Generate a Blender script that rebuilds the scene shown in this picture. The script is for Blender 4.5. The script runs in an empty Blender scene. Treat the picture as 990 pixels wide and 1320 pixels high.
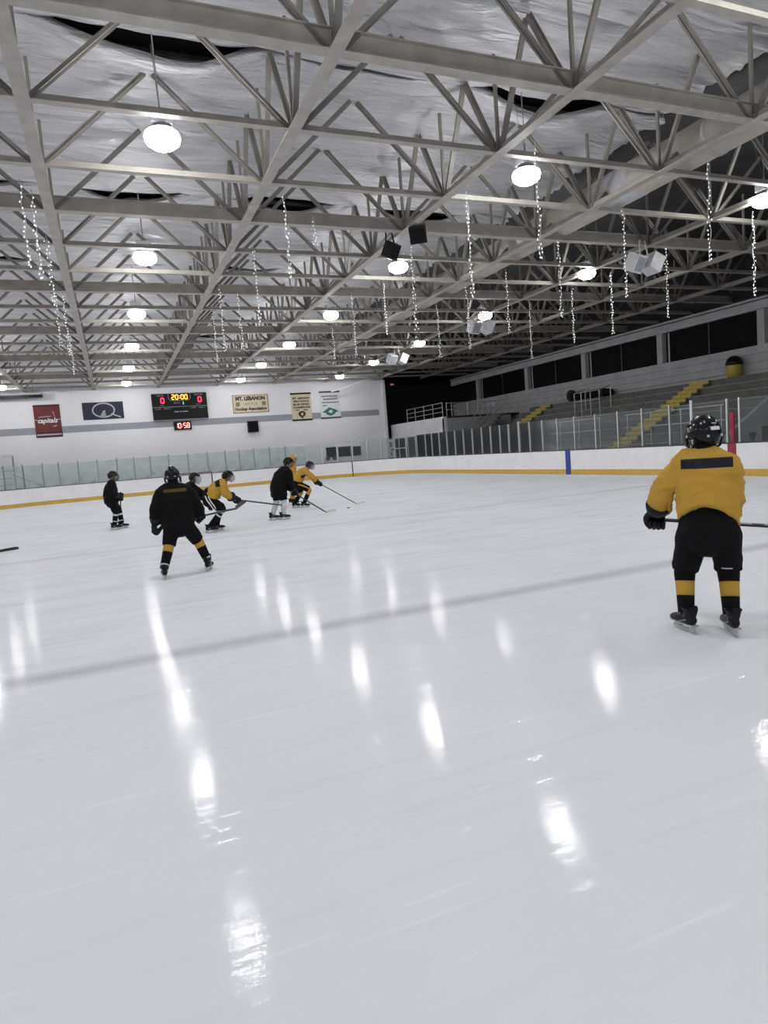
import bpy, bmesh, math, random
from mathutils import Vector, Matrix, noise
random.seed(7)
SC = bpy.context.scene
COL = SC.collection
R = math.radians
V = Vector

# ------------------------------------------------------------------ materials
def new_mat(name):
    m = bpy.data.materials.new(name); m.use_nodes = True
    nt = m.node_tree
    return m, nt, nt.nodes['Principled BSDF'], nt.nodes['Material Output']
def nd(nt, t, **kw):
    n = nt.nodes.new(t)
    for k, v in kw.items():
        if k in n.inputs.keys(): n.inputs[k].default_value = v
        else: setattr(n, k, v)
    return n
def mat(name, col, rough=0.5, metal=0.0, var=0.06, scale=6.0, bump=0.0, bscale=40.0, coat=0.0, spec=0.5, stretch=None):
    """a plain surface with a little procedural mottling and relief"""
    m, nt, b, out = new_mat(name)
    b.inputs['Roughness'].default_value = rough
    b.inputs['Metallic'].default_value = metal
    b.inputs['Coat Weight'].default_value = coat
    b.inputs['Specular IOR Level'].default_value = spec
    tc = nd(nt, 'ShaderNodeTexCoord')
    src = tc.outputs['Object']
    if stretch:
        mp = nd(nt, 'ShaderNodeMapping'); mp.inputs['Scale'].default_value = stretch
        nt.links.new(src, mp.inputs['Vector']); src = mp.outputs['Vector']
    n = nd(nt, 'ShaderNodeTexNoise', Scale=scale, Detail=4.0)
    nt.links.new(src, n.inputs['Vector'])
    rmp = nd(nt, 'ShaderNodeValToRGB')
    c = V(col[:3])
    lo = c*(1-var*2); hi = c*(1+var*2)
    rmp.color_ramp.elements[0].position = 0.3; rmp.color_ramp.elements[1].position = 0.7
    rmp.color_ramp.elements[0].color = (*lo, 1); rmp.color_ramp.elements[1].color = (*[min(1, x) for x in hi], 1)
    nt.links.new(n.outputs['Fac'], rmp.inputs['Fac'])
    nt.links.new(rmp.outputs['Color'], b.inputs['Base Color'])
    if bump:
        n2 = nd(nt, 'ShaderNodeTexNoise', Scale=bscale, Detail=3.0)
        nt.links.new(src, n2.inputs['Vector'])
        bp = nd(nt, 'ShaderNodeBump', Strength=bump, Distance=0.02)
        nt.links.new(n2.outputs['Fac'], bp.inputs['Height'])
        nt.links.new(bp.outputs['Normal'], b.inputs['Normal'])
    return m
def emit(name, col, strength):
    m, nt, b, out = new_mat(name)
    b.inputs['Base Color'].default_value = (*[min(.8, c) for c in col], 1)
    b.inputs['Emission Color'].default_value = (*col, 1)
    b.inputs['Emission Strength'].default_value = strength
    return m
def math_node(nt, op, a, b=None):
    n = nt.nodes.new('ShaderNodeMath'); n.operation = op
    for i, x in enumerate((a, b)):
        if x is None: continue
        if isinstance(x, (int, float)): n.inputs[i].default_value = x
        else: nt.links.new(x, n.inputs[i])
    return n.outputs[0]
def mixc(nt, fac, a, b, blend='MIX'):
    n = nt.nodes.new('ShaderNodeMix'); n.data_type = 'RGBA'; n.blend_type = blend
    for sock, x in ((n.inputs[0], fac), (n.inputs[6], a), (n.inputs[7], b)):
        if isinstance(x, (int, float)): sock.default_value = x
        elif isinstance(x, tuple): sock.default_value = (*x[:3], 1)
        else: nt.links.new(x, sock)
    return n.outputs[2]

def ice_mat():
    m, nt, b, out = new_mat('ice')
    g = nd(nt, 'ShaderNodeNewGeometry')
    sp = nd(nt, 'ShaderNodeSeparateXYZ'); nt.links.new(g.outputs['Position'], sp.inputs[0])
    x, y = sp.outputs[0], sp.outputs[1]
    def noise_at(rot, sc, scale, detail=4.0):
        mp = nd(nt, 'ShaderNodeMapping'); mp.inputs['Rotation'].default_value = (0, 0, rot); mp.inputs['Scale'].default_value = sc
        nt.links.new(g.outputs['Position'], mp.inputs['Vector'])
        n = nd(nt, 'ShaderNodeTexNoise', Scale=scale, Detail=detail, Roughness=.6); nt.links.new(mp.outputs['Vector'], n.inputs['Vector'])
        return n.outputs['Fac']
    def ramp(f, a, bb):
        n = nd(nt, 'ShaderNodeMapRange'); n.inputs[1].default_value = a; n.inputs[2].default_value = bb
        nt.links.new(f, n.inputs[0]); return n.outputs[0]
    big = ramp(noise_at(.4, (1, 1, 1), .35), .35, .7)
    s1 = ramp(noise_at(.5, (.35, 5, 1), 1.4, 6), .55, .75)
    s2 = ramp(noise_at(-.35, (.3, 6, 1), 1.1, 6), .56, .78)
    s3 = ramp(noise_at(1.2, (.25, 7, 1), .9, 6), .58, .8)
    scr = math_node(nt, 'MAXIMUM', s1, math_node(nt, 'MAXIMUM', s2, s3))
    # skated-up snow lies mostly past the near blue line
    far = ramp(y, 5.0, 12.0)
    scr = math_node(nt, 'MULTIPLY', scr, math_node(nt, 'ADD', .2, math_node(nt, 'MULTIPLY', far, .8)))
    col = mixc(nt, big, (.80, .815, .86), (.85, .865, .90))
    col = mixc(nt, math_node(nt, 'MULTIPLY', scr, .8), col, (.60, .61, .65))
    smear = math_node(nt, 'MULTIPLY', ramp(noise_at(.25, (.55, 1.6, 1), 1.1, 6), .48, .72), math_node(nt, 'ADD', .10, math_node(nt, 'MULTIPLY', far, .90)))
    col = mixc(nt, math_node(nt, 'MULTIPLY', smear, .42), col, (.58, .59, .64))
    fine = math_node(nt, 'MAXIMUM', ramp(noise_at(.75, (.5, 14, 1), 1.3, 4), .64, .70), ramp(noise_at(-.15, (.4, 16, 1), 1.2, 4), .65, .71))
    col = mixc(nt, math_node(nt, 'MULTIPLY', fine, .45), col, (.92, .93, .95))
    wear = ramp(noise_at(0, (1, 1, 1), 2.2, 5), .2, .6)
    def line(y0, hw, soft, tint, amt):
        d = math_node(nt, 'ABSOLUTE', math_node(nt, 'SUBTRACT', y, y0))
        f = ramp(d, hw+soft, hw-soft)
        f = math_node(nt, 'MULTIPLY', f, math_node(nt, 'ADD', .62, math_node(nt, 'MULTIPLY', wear, .38)))
        return math_node(nt, 'MULTIPLY', f, amt), tint
    for a in ((6.28, .15, .10, (.47, .455, .52), .64), (15.3, .13, .09, (.58, .52, .55), .45), (24.2, .15, .06, (.55, .55, .63), .35), (40.6, .04, .02, (.6, .3, .32), .6)):
        f, t = line(*a); col = mixc(nt, f, col, t)
    rg = math_node(nt, 'ADD', .05, math_node(nt, 'MULTIPLY', scr, .2))
    crack = math_node(nt, 'MAXIMUM', ramp(noise_at(.9, (.5, 9, 1), 2.0, 3), .60, .72), ramp(noise_at(-.7, (.5, 9, 1), 2.0, 3), .60, .72))
    h = math_node(nt, 'ADD', math_node(nt, 'MULTIPLY', noise_at(.3, (1, 2.2, 1), 9, 5), .5), math_node(nt, 'MULTIPLY', scr, -.5))
    h = math_node(nt, 'ADD', h, math_node(nt, 'MULTIPLY', crack, -.6))
    bp = nd(nt, 'ShaderNodeBump', Strength=.11, Distance=.02)
    nt.links.new(h, bp.inputs['Height'])
    nt.nodes.remove(b)
    df = nd(nt, 'ShaderNodeBsdfDiffuse'); nt.links.new(col, df.inputs['Color'])
    gl = nd(nt, 'ShaderNodeBsdfGlossy'); nt.links.new(rg, gl.inputs['Roughness']); nt.links.new(bp.outputs['Normal'], gl.inputs['Normal'])
    fr = nd(nt, 'ShaderNodeFresnel', IOR=1.31)
    mx = nd(nt, 'ShaderNodeMixShader'); nt.links.new(math_node(nt, 'MINIMUM', math_node(nt, 'MULTIPLY', fr.outputs[0], .50), .048), mx.inputs[0])
    nt.links.new(df.outputs[0], mx.inputs[1]); nt.links.new(gl.outputs[0], mx.inputs[2]); nt.links.new(mx.outputs[0], out.inputs['Surface'])
    return m

def glass_mat(name, tint, haze, hazecol):
    m, nt, b, out = new_mat(name)
    nt.nodes.remove(b)
    tr = nd(nt, 'ShaderNodeBsdfTransparent', Color=(*tint, 1))
    df = nd(nt, 'ShaderNodeBsdfDiffuse', Color=(*hazecol, 1))
    gl = nd(nt, 'ShaderNodeBsdfGlossy', Roughness=.08)
    n = nd(nt, 'ShaderNodeTexNoise', Scale=1.7, Detail=4.0)
    tc = nd(nt, 'ShaderNodeTexCoord'); nt.links.new(tc.outputs['Object'], n.inputs['Vector'])
    mx = nd(nt, 'ShaderNodeMixShader')
    f = math_node(nt, 'MULTIPLY', math_node(nt, 'ADD', n.outputs['Fac'], .5), haze)
    nt.links.new(f, mx.inputs[0])
    nt.links.new(tr.outputs[0], mx.inputs[1]); nt.links.new(df.outputs[0], mx.inputs[2])
    fr = nd(nt, 'ShaderNodeFresnel', IOR=1.25)
    mx2 = nd(nt, 'ShaderNodeMixShader')
    nt.links.new(fr.outputs[0], mx2.inputs[0]); nt.links.new(mx.outputs[0], mx2.inputs[1]); nt.links.new(gl.outputs[0], mx2.inputs[2])
    nt.links.new(mx2.outputs[0], out.inputs['Surface'])
    return m

def blanket_mat():
    m, nt, b, out = new_mat('silver_insulation')
    tc = nd(nt, 'ShaderNodeTexCoord')
    mp = nd(nt, 'ShaderNodeMapping'); mp.inputs['Scale'].default_value = (.28, 3.4, 1)
    nt.links.new(tc.outputs['Object'], mp.inputs['Vector'])
    n = nd(nt, 'ShaderNodeTexNoise', Scale=2.2, Detail=6.0, Roughness=.6); nt.links.new(mp.outputs['Vector'], n.inputs['Vector'])
    r = nd(nt, 'ShaderNodeValToRGB'); r.color_ramp.elements[0].color = (.50, .495, .51, 1); r.color_ramp.elements[1].color = (.88, .875, .885, 1)  # streaked colour paints in some of the shading of the wrinkles
    nt.links.new(n.outputs['Fac'], r.inputs['Fac']); nt.links.new(r.outputs['Color'], b.inputs['Base Color'])
    b.inputs['Roughness'].default_value = .5; b.inputs['Metallic'].default_value = .35
    bp = nd(nt, 'ShaderNodeBump', Strength=1.0, Distance=.28); nt.links.new(n.outputs['Fac'], bp.inputs['Height'])
    nt.links.new(bp.outputs['Normal'], b.inputs['Normal'])
    return m

def wall_mat():
    """white painted wall with the grey band painted round it"""
    m, nt, b, out = new_mat('wall_paint')
    g = nd(nt, 'ShaderNodeNewGeometry')
    sp = nd(nt, 'ShaderNodeSeparateXYZ'); nt.links.new(g.outputs['Position'], sp.inputs[0])
    z = sp.outputs[2]; x = sp.outputs[0]
    f = math_node(nt, 'MULTIPLY', math_node(nt, 'GREATER_THAN', z, 4.38), math_node(nt, 'LESS_THAN', z, 4.82))
    f = math_node(nt, 'MULTIPLY', f, math_node(nt, 'LESS_THAN', x, 19.35))
    n = nd(nt, 'ShaderNodeTexNoise', Scale=.8, Detail=5.0); nt.links.new(g.outputs['Position'], n.inputs['Vector'])
    base = mixc(nt, n.outputs['Fac'], (.72, .71, .735), (.80, .79, .81))
    col = mixc(nt, f, base, (.285, .30, .33))
    nt.links.new(col, b.inputs['Base Color']); b.inputs['Roughness'].default_value = .6
    return m

def masked_mat(name, base, bands, rough=.8):
    """cloth whose coloured panels are boxes in the garment's own space: bands = [(lo, hi, colour)], None = open"""
    m, nt, b, out = new_mat(name)
    tc = nd(nt, 'ShaderNodeTexCoord'); sp = nd(nt, 'ShaderNodeSeparateXYZ'); nt.links.new(tc.outputs['Object'], sp.inputs[0])
    n = nd(nt, 'ShaderNodeTexNoise', Scale=9.0, Detail=4.0); nt.links.new(tc.outputs['Object'], n.inputs['Vector'])
    col = mixc(nt, n.outputs['Fac'], tuple(c*.9 for c in base), tuple(c*1.1 for c in base))
    for lo, hi, c in bands:
        f = None
        for i in range(3):
            for lim, op in ((lo[i], 'GREATER_THAN'), (hi[i], 'LESS_THAN')):
                if lim is None: continue
                t = math_node(nt, op, sp.outputs[i], float(lim))
                f = t if f is None else math_node(nt, 'MULTIPLY', f, t)
        col = mixc(nt, f, col, c)
    nt.links.new(col, b.inputs['Base Color']); b.inputs['Roughness'].default_value = rough
    b.inputs['Specular IOR Level'].default_value = .15
    w = nd(nt, 'ShaderNodeTexNoise', Scale=260.0, Detail=2.0); nt.links.new(tc.outputs['Object'], w.inputs['Vector'])
    bp = nd(nt, 'ShaderNodeBump', Strength=.15, Distance=.004); nt.links.new(w.outputs['Fac'], bp.inputs['Height']); nt.links.new(bp.outputs['Normal'], b.inputs['Normal'])
    return m

M = {}
M['ice'] = ice_mat()
M['wall'] = wall_mat()
M['blanket'] = blanket_mat()
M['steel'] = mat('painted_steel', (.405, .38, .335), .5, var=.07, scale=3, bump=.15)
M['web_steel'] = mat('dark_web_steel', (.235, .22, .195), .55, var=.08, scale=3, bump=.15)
M['deck'] = mat('dark_roof_deck', (.08, .078, .078), .8)
M['charcoal'] = mat('charcoal_deck', (.032, .031, .033), .7, bump=.3, bscale=3, stretch=(.3, 3, 1))
M['duct'] = mat('duct_metal', (.42, .39, .345), .5, metal=.15, var=.06, scale=1.5)
M['white_board'] = mat('white_board', (.89, .885, .90), .3, var=.02, scale=2, bump=.06, bscale=12)
M['kick'] = mat('yellow_kick', (.62, .40, .075), .45, var=.06)
M['cap'] = mat('dark_cap', (.05, .05, .055), .5)
M['blue'] = mat('blue_stripe', (.03, .05, .30), .4)
M['red'] = mat('red_stripe', (.33, .02, .055), .45)
M['alu'] = mat('aluminium', (.60, .60, .60), .38, metal=.6, var=.04)
M['dark_alu'] = mat('grey_post', (.20, .21, .215), .5, metal=.3)
M['glass_far'] = glass_mat('hazy_glass', (.90, .95, .94), .30, (.60, .665, .65))
M['glass_clear'] = glass_mat('clear_glass', (.93, .96, .955), .05, (.5, .55, .55))
M['black_plastic'] = mat('black_plastic', (.008, .008, .009), .4, spec=.15)
M['black_matte'] = mat('black_matte', (.008, .008, .009), .9, spec=.1)
M['rubber_floor'] = mat('dark_rubber_floor', (.03, .03, .032), .8)
M['concrete'] = mat('grey_concrete', (.105, .103, .098), .85, var=.1, scale=3, bump=.25)
M['bench'] = mat('weathered_bench', (.19, .187, .176), .75, var=.1, scale=4, stretch=(8, .6, 8))
M['yellow_step'] = mat('worn_yellow_paint', (.40, .30, .06), .7, var=.14, scale=5)
M['parapet'] = mat('parapet_block', (.32, .315, .32), .8, var=.05, scale=2, bump=.15)
M['endwall'] = mat('grey_blue_wall', (.27, .29, .30), .75, var=.05, scale=1.5)
M['mezz'] = mat('mezzanine_white', (.60, .595, .62), .65, var=.04, scale=1.5)
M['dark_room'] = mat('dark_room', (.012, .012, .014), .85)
M['dark_glass'] = mat('dark_window', (.005, .005, .006), .6, spec=.05)
M['rail'] = mat('rail_metal', (.42, .42, .42), .4, metal=.5)
M['lamp_glow'] = emit('lamp_glow', (.985, .99, 1.0), 95.0)
M['lamp_body'] = mat('lamp_housing', (.34, .34, .36), .5, metal=.4)
M['bulb'] = emit('icicle_bulb', (1, 1, .98), .75)
M['wire'] = mat('white_wire', (.55, .55, .53), .6)
M['speaker_white'] = mat('speaker_white', (.50, .50, .52), .5)
M['speaker_grille'] = mat('speaker_grille', (.26, .26, .30), .7)
M['skin'] = mat('skin', (.42, .25, .18), .55)
M['helmet_black'] = mat('helmet_black', (.005, .005, .006), .2, var=.03, spec=.3)
M['helmet_gold'] = mat('helmet_gold', (.55, .33, .05), .25, coat=.4)
M['helmet_purple'] = mat('helmet_dark', (.016, .013, .026), .25, spec=.3)
M['glove'] = mat('glove_black', (.010, .010, .011), .7, bump=.2, spec=.25)
M['black_cloth'] = masked_mat('black_cloth', (.0045, .0045, .005), [])
M['gold_cloth'] = masked_mat('gold_cloth', (.50, .295, .05), [])
M['white_cloth'] = masked_mat('white_cloth', (.55, .55, .57), [])
M['boot'] = mat('boot_black', (.006, .006, .007), .4, var=.2, scale=14, bump=.2, spec=.2)
M['boot_grey'] = mat('boot_trim', (.22, .22, .23), .4)
M['holder'] = mat('blade_holder', (.45, .45, .47), .4)
M['blade'] = mat('steel_blade', (.55, .55, .57), .2, metal=.9)
M['lace'] = mat('lace_white', (.55, .55, .55), .8)
M['stick'] = mat('stick_black', (.012, .012, .014), .4)
M['stick_mark'] = mat('stick_marking', (.35, .35, .36), .5)
M['tape_white'] = mat('white_tape', (.62, .62, .62), .8)
M['rubber'] = mat('puck_rubber', (.01, .01, .01), .7)
M['net_red'] = mat('goal_post', (.13, .035, .04), .4)
M['net'] = mat('net_cord', (.60, .60, .62), .8)
M['white_paint'] = mat('white_lettering', (.72, .72, .74), .6)
M['grey_paint'] = mat('grey_lettering', (.30, .30, .31), .6)
M['cream'] = mat('cream_board', (.62, .55, .40), .7, var=.04)
M['brown'] = mat('brown_lettering', (.045, .028, .018), .7)
M['tan'] = mat('tan_lettering', (.27, .20, .11), .7)
M['banner_red'] = mat('banner_red', (.145, .026, .026), .7, var=.10, scale=2)
M['banner_dkred'] = mat('banner_dark_red', (.07, .012, .015), .7)
M['navy'] = mat('banner_navy', (.016, .018, .040), .7)
M['silver'] = mat('silver_print', (.42, .43, .45), .6)
M['banner_white'] = mat('banner_white', (.66, .665, .66), .7, var=.03)
M['green'] = mat('green_print', (.03, .16, .11), .7)
M['dkgreen'] = mat('dark_green_print', (.05, .07, .065), .7)
M['led_amber'] = emit('led_amber', (1.0, .42, .06), 2.2)
M['led_red'] = emit('led_red', (1.0, .045, .09), 1.6)
M['led_redwhite'] = emit('led_clock', (1.0, .30, .26), 2.2)
M['led_green'] = emit('led_green', (.25, .9, .75), .8)
M['exit_red'] = emit('exit_red', (1.0, .20, .25), .5)
M['bin_yellow'] = mat('bin_yellow', (.33, .25, .04), .5)

# ------------------------------------------------------------------ mesh helpers
class B:
    """collects geometry; build() links it as one mesh object"""
    def __init__(s): s.v = []; s.f = []; s.mi = []; s.cur = 0
    def add(s, vs, fs):
        o = len(s.v); s.v += [tuple(p) for p in vs]
        s.f += [tuple(i+o for i in f) for f in fs]; s.mi += [s.cur]*len(fs)
    def box(s, c, d, rot=None):
        c = V(c); h = [x/2 for x in d]
        vs = []
        for sx in (-1, 1):
            for sy in (-1, 1):
                for sz in (-1, 1):
                    p = V((sx*h[0], sy*h[1], sz*h[2]))
                    if rot: p = rot @ p
                    vs.append(p+c)
        s.add(vs, [(0, 1, 3, 2), (4, 6, 7, 5), (0, 4, 5, 1), (2, 3, 7, 6), (0, 2, 6, 4), (1, 5, 7, 3)])
    def bar(s, p, q, w, h, ref=(0, 0, 1)):
        """rectangular bar p->q; h along ref, w across"""
        p, q = V(p), V(q); t = (q-p).normalized(); r = V(ref); u = (r-t*r.dot(t))
        if u.length < 1e-4: u = V((1, 0, 0))-t*t.x
        u.normalize(); a = t.cross(u)
        vs = [b+a*(i*w/2)+u*(j*h/2) for b in (p, q) for i, j in ((-1, -1), (1, -1), (1, 1), (-1, 1))]
        s.add(vs, [(3, 2, 1, 0), (4, 5, 6, 7), (0, 1, 5, 4), (1, 2, 6, 5), (2, 3, 7, 6), (3, 0, 4, 7)])
    def prism(s, poly, a, axis_o, ax, ay, az):
        """polygon (2-D) in ax/ay, thickened by a along az"""
        o = V(axis_o); ax, ay, az = V(ax), V(ay), V(az); n = len(poly)
        vs = [o+ax*x+ay*y+az*k for k in (-a/2, a/2) for x, y in poly]
        s.add(vs, [tuple(range(n-1, -1, -1)), tuple(range(n, 2*n))] + [(i, (i+1) % n, n+(i+1) % n, n+i) for i in range(n)])
    def tube(s, pts, rad, seg=10, ref=(1, 0, 0), sub=1, cap='round'):
        """swept elliptical tube; rad: numbers or (a, b) pairs, a along ref"""
        pts = [V(p) for p in pts]
        rad = [(r, r) if isinstance(r, (int, float)) else r for r in (rad if isinstance(rad, (list, tuple)) and not (len(rad) == 2 and len(pts) != 2 and isinstance(rad[0], (int, float))) else [rad]*len(pts))]
        if len(rad) < len(pts): rad = rad+[rad[-1]]*(len(pts)-len(rad))
        if sub > 1:
            P, Q = [], []; n = len(pts)
            for i in range(n-1):
                p0, p1, p2, p3 = pts[max(i-1, 0)], pts[i], pts[i+1], pts[min(i+2, n-1)]
                for k in range(sub):
                    t = k/sub
                    P.append(.5*((2*p1)+(p2-p0)*t+(2*p0-5*p1+4*p2-p3)*t*t+(3*p1-p0-3*p2+p3)*t**3))
                    e = t*t*(3-2*t)*.5+t*.5
                    Q.append((rad[i][0]*(1-e)+rad[i+1][0]*e, rad[i][1]*(1-e)+rad[i+1][1]*e))
            P.append(pts[-1]); Q.append(rad[-1]); pts, rad = P, Q
        n = len(pts); ref = V(ref)
        tang = [((pts[min(i+1, n-1)]-pts[max(i-1, 0)])).normalized() for i in range(n)]
        rings = []
        def frame(t):
            a = ref-t*ref.dot(t)
            if a.length < 1e-3: a = V((0, 0, 1))-t*t.z
            if a.length < 1e-3: a = V((0, 1, 0))
            a.normalize(); return a, t.cross(a)
        def ring(c, t, ra, rb):
            a, b = frame(t)
            return [c+a*(ra*math.cos(2*math.pi*k/seg))+b*(rb*math.sin(2*math.pi*k/seg)) for k in range(seg)]
        if cap == 'round':
            m = (rad[0][0]+rad[0][1])/2
            for al in (75, 45, 20): rings.append(ring(pts[0]-tang[0]*m*math.sin(R(al))*.8, tang[0], rad[0][0]*math.cos(R(al)), rad[0][1]*math.cos(R(al))))
        for p, t, r in zip(pts, tang, rad): rings.append(ring(p, t, *r))
        if cap == 'round':
            m = (rad[-1][0]+rad[-1][1])/2
            for al in (20, 45, 75): rings.append(ring(pts[-1]+tang[-1]*m*math.sin(R(al))*.8, tang[-1], rad[-1][0]*math.cos(R(al)), rad[-1][1]*math.cos(R(al))))
        vs = [p for r in rings for p in r]
        fs = [(i*seg+k, i*seg+(k+1) % seg, (i+1)*seg+(k+1) % seg, (i+1)*seg+k) for i in range(len(rings)-1) for k in range(seg)]
        fs += [tuple(range(seg-1, -1, -1)), tuple((len(rings)-1)*seg+k for k in range(seg))]
        s.add(vs, fs)
    def ball(s, c, r, seg=12, rows=8, rot=None):
        c = V(c); r = (r, r, r) if isinstance(r, (int, float)) else r
        vs = [(0, 0, r[2])]
        for i in range(1, rows):
            a = math.pi*i/rows
            for k in range(seg):
                b = 2*math.pi*k/seg; vs.append((r[0]*math.sin(a)*math.cos(b), r[1]*math.sin(a)*math.sin(b), r[2]*math.cos(a)))
        vs.append((0, 0, -r[2]))
        vs = [(rot @ V(p) if rot else V(p))+c for p in vs]
        fs = [(0, 1+k, 1+(k+1) % seg) for k in range(seg)]
        for i in range(rows-2):
            for k in range(seg):
                a = 1+i*seg+k; b = 1+i*seg+(k+1) % seg; fs.append((a, a+seg, b+seg, b))
        l = len(vs)-1; o = 1+(rows-2)*seg
        fs += [(o+(k+1) % seg, o+k, l) for k in range(seg)]
        s.add(vs, fs)
    def lathe(s, prof, c=(0, 0, 0), seg=24):
        """closed-bottom profile [(radius, z)] turned about z"""
        c = V(c); n = len(prof)
        vs = [c+V((r*math.cos(2*math.pi*k/seg), r*math.sin(2*math.pi*k/seg), z)) for r, z in prof for k in range(seg)]
        fs = [(i*seg+k, i*seg+(k+1) % seg, (i+1)*seg+(k+1) % seg, (i+1)*seg+k) for i in range(n-1) for k in range(seg)]
        fs += [tuple(range(seg-1, -1, -1)), tuple((n-1)*seg+k for k in range(seg))]
        s.add(vs, fs)
    def mesh(s, name):
        me = bpy.data.meshes.new(name); me.from_pydata(s.v, [], s.f)
        if any(s.mi): me.polygons.foreach_set('material_index', s.mi)
        bm = bmesh.new(); bm.from_mesh(me); bmesh.ops.recalc_face_normals(bm, faces=bm.faces); bm.to_mesh(me); bm.free()
        me.update(); return me

def link(name, me, mats, parent=None, smooth=False, bevel=0, loc=None, rot=None):
    if isinstance(me, B): me = me.mesh(name)
    o = bpy.data.objects.new(name, me); COL.objects.link(o)
    for m in (mats if isinstance(mats, (list, tuple)) else [mats]):
        if m is not None: me.materials.append(m)
    if smooth:
        me.polygons.foreach_set('use_smooth', [True]*len(me.polygons))
    if bevel:
        md = o.modifiers.new('bevel', 'BEVEL'); md.width = bevel; md.segments = 2; md.limit_method = 'ANGLE'
    if parent: o.parent = parent
    if loc: o.location = loc
    if rot: o.rotation_euler = rot
    return o
def tag(o, label=None, cat=None, group=None, kind=None):
    if label: o['label'] = label
    if cat: o['category'] = cat
    if group: o['group'] = group
    if kind: o['kind'] = kind
    return o
def thing(name, label, cat, loc=(0, 0, 0), rot=(0, 0, 0), group=None):
    o = bpy.data.objects.new(name, None); COL.objects.link(o)
    o.location = loc; o.rotation_euler = rot; o.empty_display_size = .1
    return tag(o, label, cat, group)
def copy_tree(o, parent=None):
    c = o.copy(); COL.objects.link(c)
    if parent: c.parent = parent
    for ch in o.children: copy_tree(ch, c)
    return c
def struct(name, b, m, smooth=False):
    return tag(link(name, b, m, None, smooth), kind='structure')

TMP = bpy.data.scenes.new('workbench')
def evaluated(o):
    TMP.collection.objects.link(o)
    with bpy.context.temp_override(scene=TMP, view_layer=TMP.view_layers[0]):
        dg = bpy.context.evaluated_depsgraph_get()
    dg.update()
    me = bpy.data.meshes.new_from_object(o.evaluated_get(dg))
    TMP.collection.objects.unlink(o)
    return me
def fuse(b, voxel, smooth=4, name='fused'):
    """one continuous surface from overlapping closed shells"""
    me = b.mesh('tmp'); o = bpy.data.objects.new('tmp', me)
    r = o.modifiers.new('r', 'REMESH'); r.mode = 'VOXEL'; r.voxel_size = voxel; r.use_smooth_shade = True
    if smooth:
        sm = o.modifiers.new('s', 'SMOOTH'); sm.factor = .5; sm.iterations = smooth
    out = evaluated(o); out.name = name
    bpy.data.objects.remove(o); bpy.data.meshes.remove(me)
    return out
def crease(me, amp, freq, seed=0.0, zlo=-9, zhi=9, dirv=(1, 1, 1)):
    """cloth folds pressed into a garment along its normals"""
    N = len(me.vertices)*3; co = [0.0]*N; no = [0.0]*N
    me.vertices.foreach_get('co', co); me.vertices.foreach_get('normal', no)
    for i in range(0, N, 3):
        p = V((co[i]*dirv[0], co[i+1]*dirv[1], co[i+2]*dirv[2]))*freq+V((seed, seed*2, -seed))
        n = noise.noise(p)+.5*noise.noise(p*2.1); k = amp*(1-abs(n)*2.2)
        for j in range(3): co[i+j] += no[i+j]*k
    me.vertices.foreach_set('co', co); me.update()
def text_mesh(body, size, extrude=.004, shear=0.0, width=None, bold=0.0, align='CENTER'):
    cu = bpy.data.curves.new('txt', 'FONT'); cu.body = body; cu.size = size; cu.extrude = extrude; cu.shear = shear
    cu.align_x = align; cu.align_y = 'CENTER'; cu.offset = bold; cu.resolution_u = 2
    o = bpy.data.objects.new('txt', cu)
    me = evaluated(o)
    bpy.data.objects.remove(o); bpy.data.curves.remove(cu)
    if width:
        xs = [v.co.x for v in me.vertices]; w = max(xs)-min(xs); c = (max(xs)+min(xs))/2
        for v in me.vertices: v.co.x = (v.co.x-c)*width/w
    return me
def wall_text(name, body, size, m, parent, x, z, y, **kw):
    """lettering standing on a surface that faces -Y"""
    me = text_mesh(body, size, **kw); me.materials.clear()
    return link(name, me, m, parent, loc=(x, y, z), rot=(R(90), 0, 0))
ONES = 'first second third fourth fifth sixth seventh eighth ninth tenth eleventh twelfth thirteenth fourteenth fifteenth sixteenth seventeenth eighteenth nineteenth twentieth'.split()
def nth(i):
    if i < 20: return ONES[i]
    t = ['twent', 'thirt', 'fort', 'fift', 'sixt'][(i+1)//10-2]
    r = (i+1) % 10
    return t+'y-'+ONES[r-1] if r else t+'ieth'

# ------------------------------------------------------------------ the shell
XL, XR, YN, YF = -12.4, 29.0, -18.0, 46.85
b = B(); b.box((4.55, 13.5, -.1), (28.1, 61.2, .2)); struct('floor', b, M['ice'])
b = B(); b.box((8.3, 16, -.22), (46, 72, .2)); struct('floor_surround', b, M['rubber_floor'])
b = B(); b.box((3.7, YF+.15, 4.6), (32.4, .3, 9.4)); struct('wall_back', b, M['wall'])
b = B(); b.box((XL-.15, 14.5, 4.6), (.3, 66, 9.4)); struct('wall_left', b, M['wall'])
b = B(); b.box((8.3, YN-.15, 4.6), (43, .3, 9.4)); struct('wall_front', b, M['wall'])
b = B(); b.box((XR+.15, 16.5, 4.6), (.3, 70, 9.4)); struct('wall_right', b, M['dark_room'])
b = B(); b.box((24.4, 51.6, 4.6), (9.6, .3, 9.4)); struct('wall_rear_recess', b, M['dark_room'])
b = B(); b.box((8.3, 16.5, 9.45), (43, 71, .3)); struct('ceiling', b, M['deck'])
b = B(); b.box((19.8, YF-.1, 3.5), (.16, .3, 7.0)); struct('trim_1', b, M['mezz'])     # white edge where the end wall stops

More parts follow.
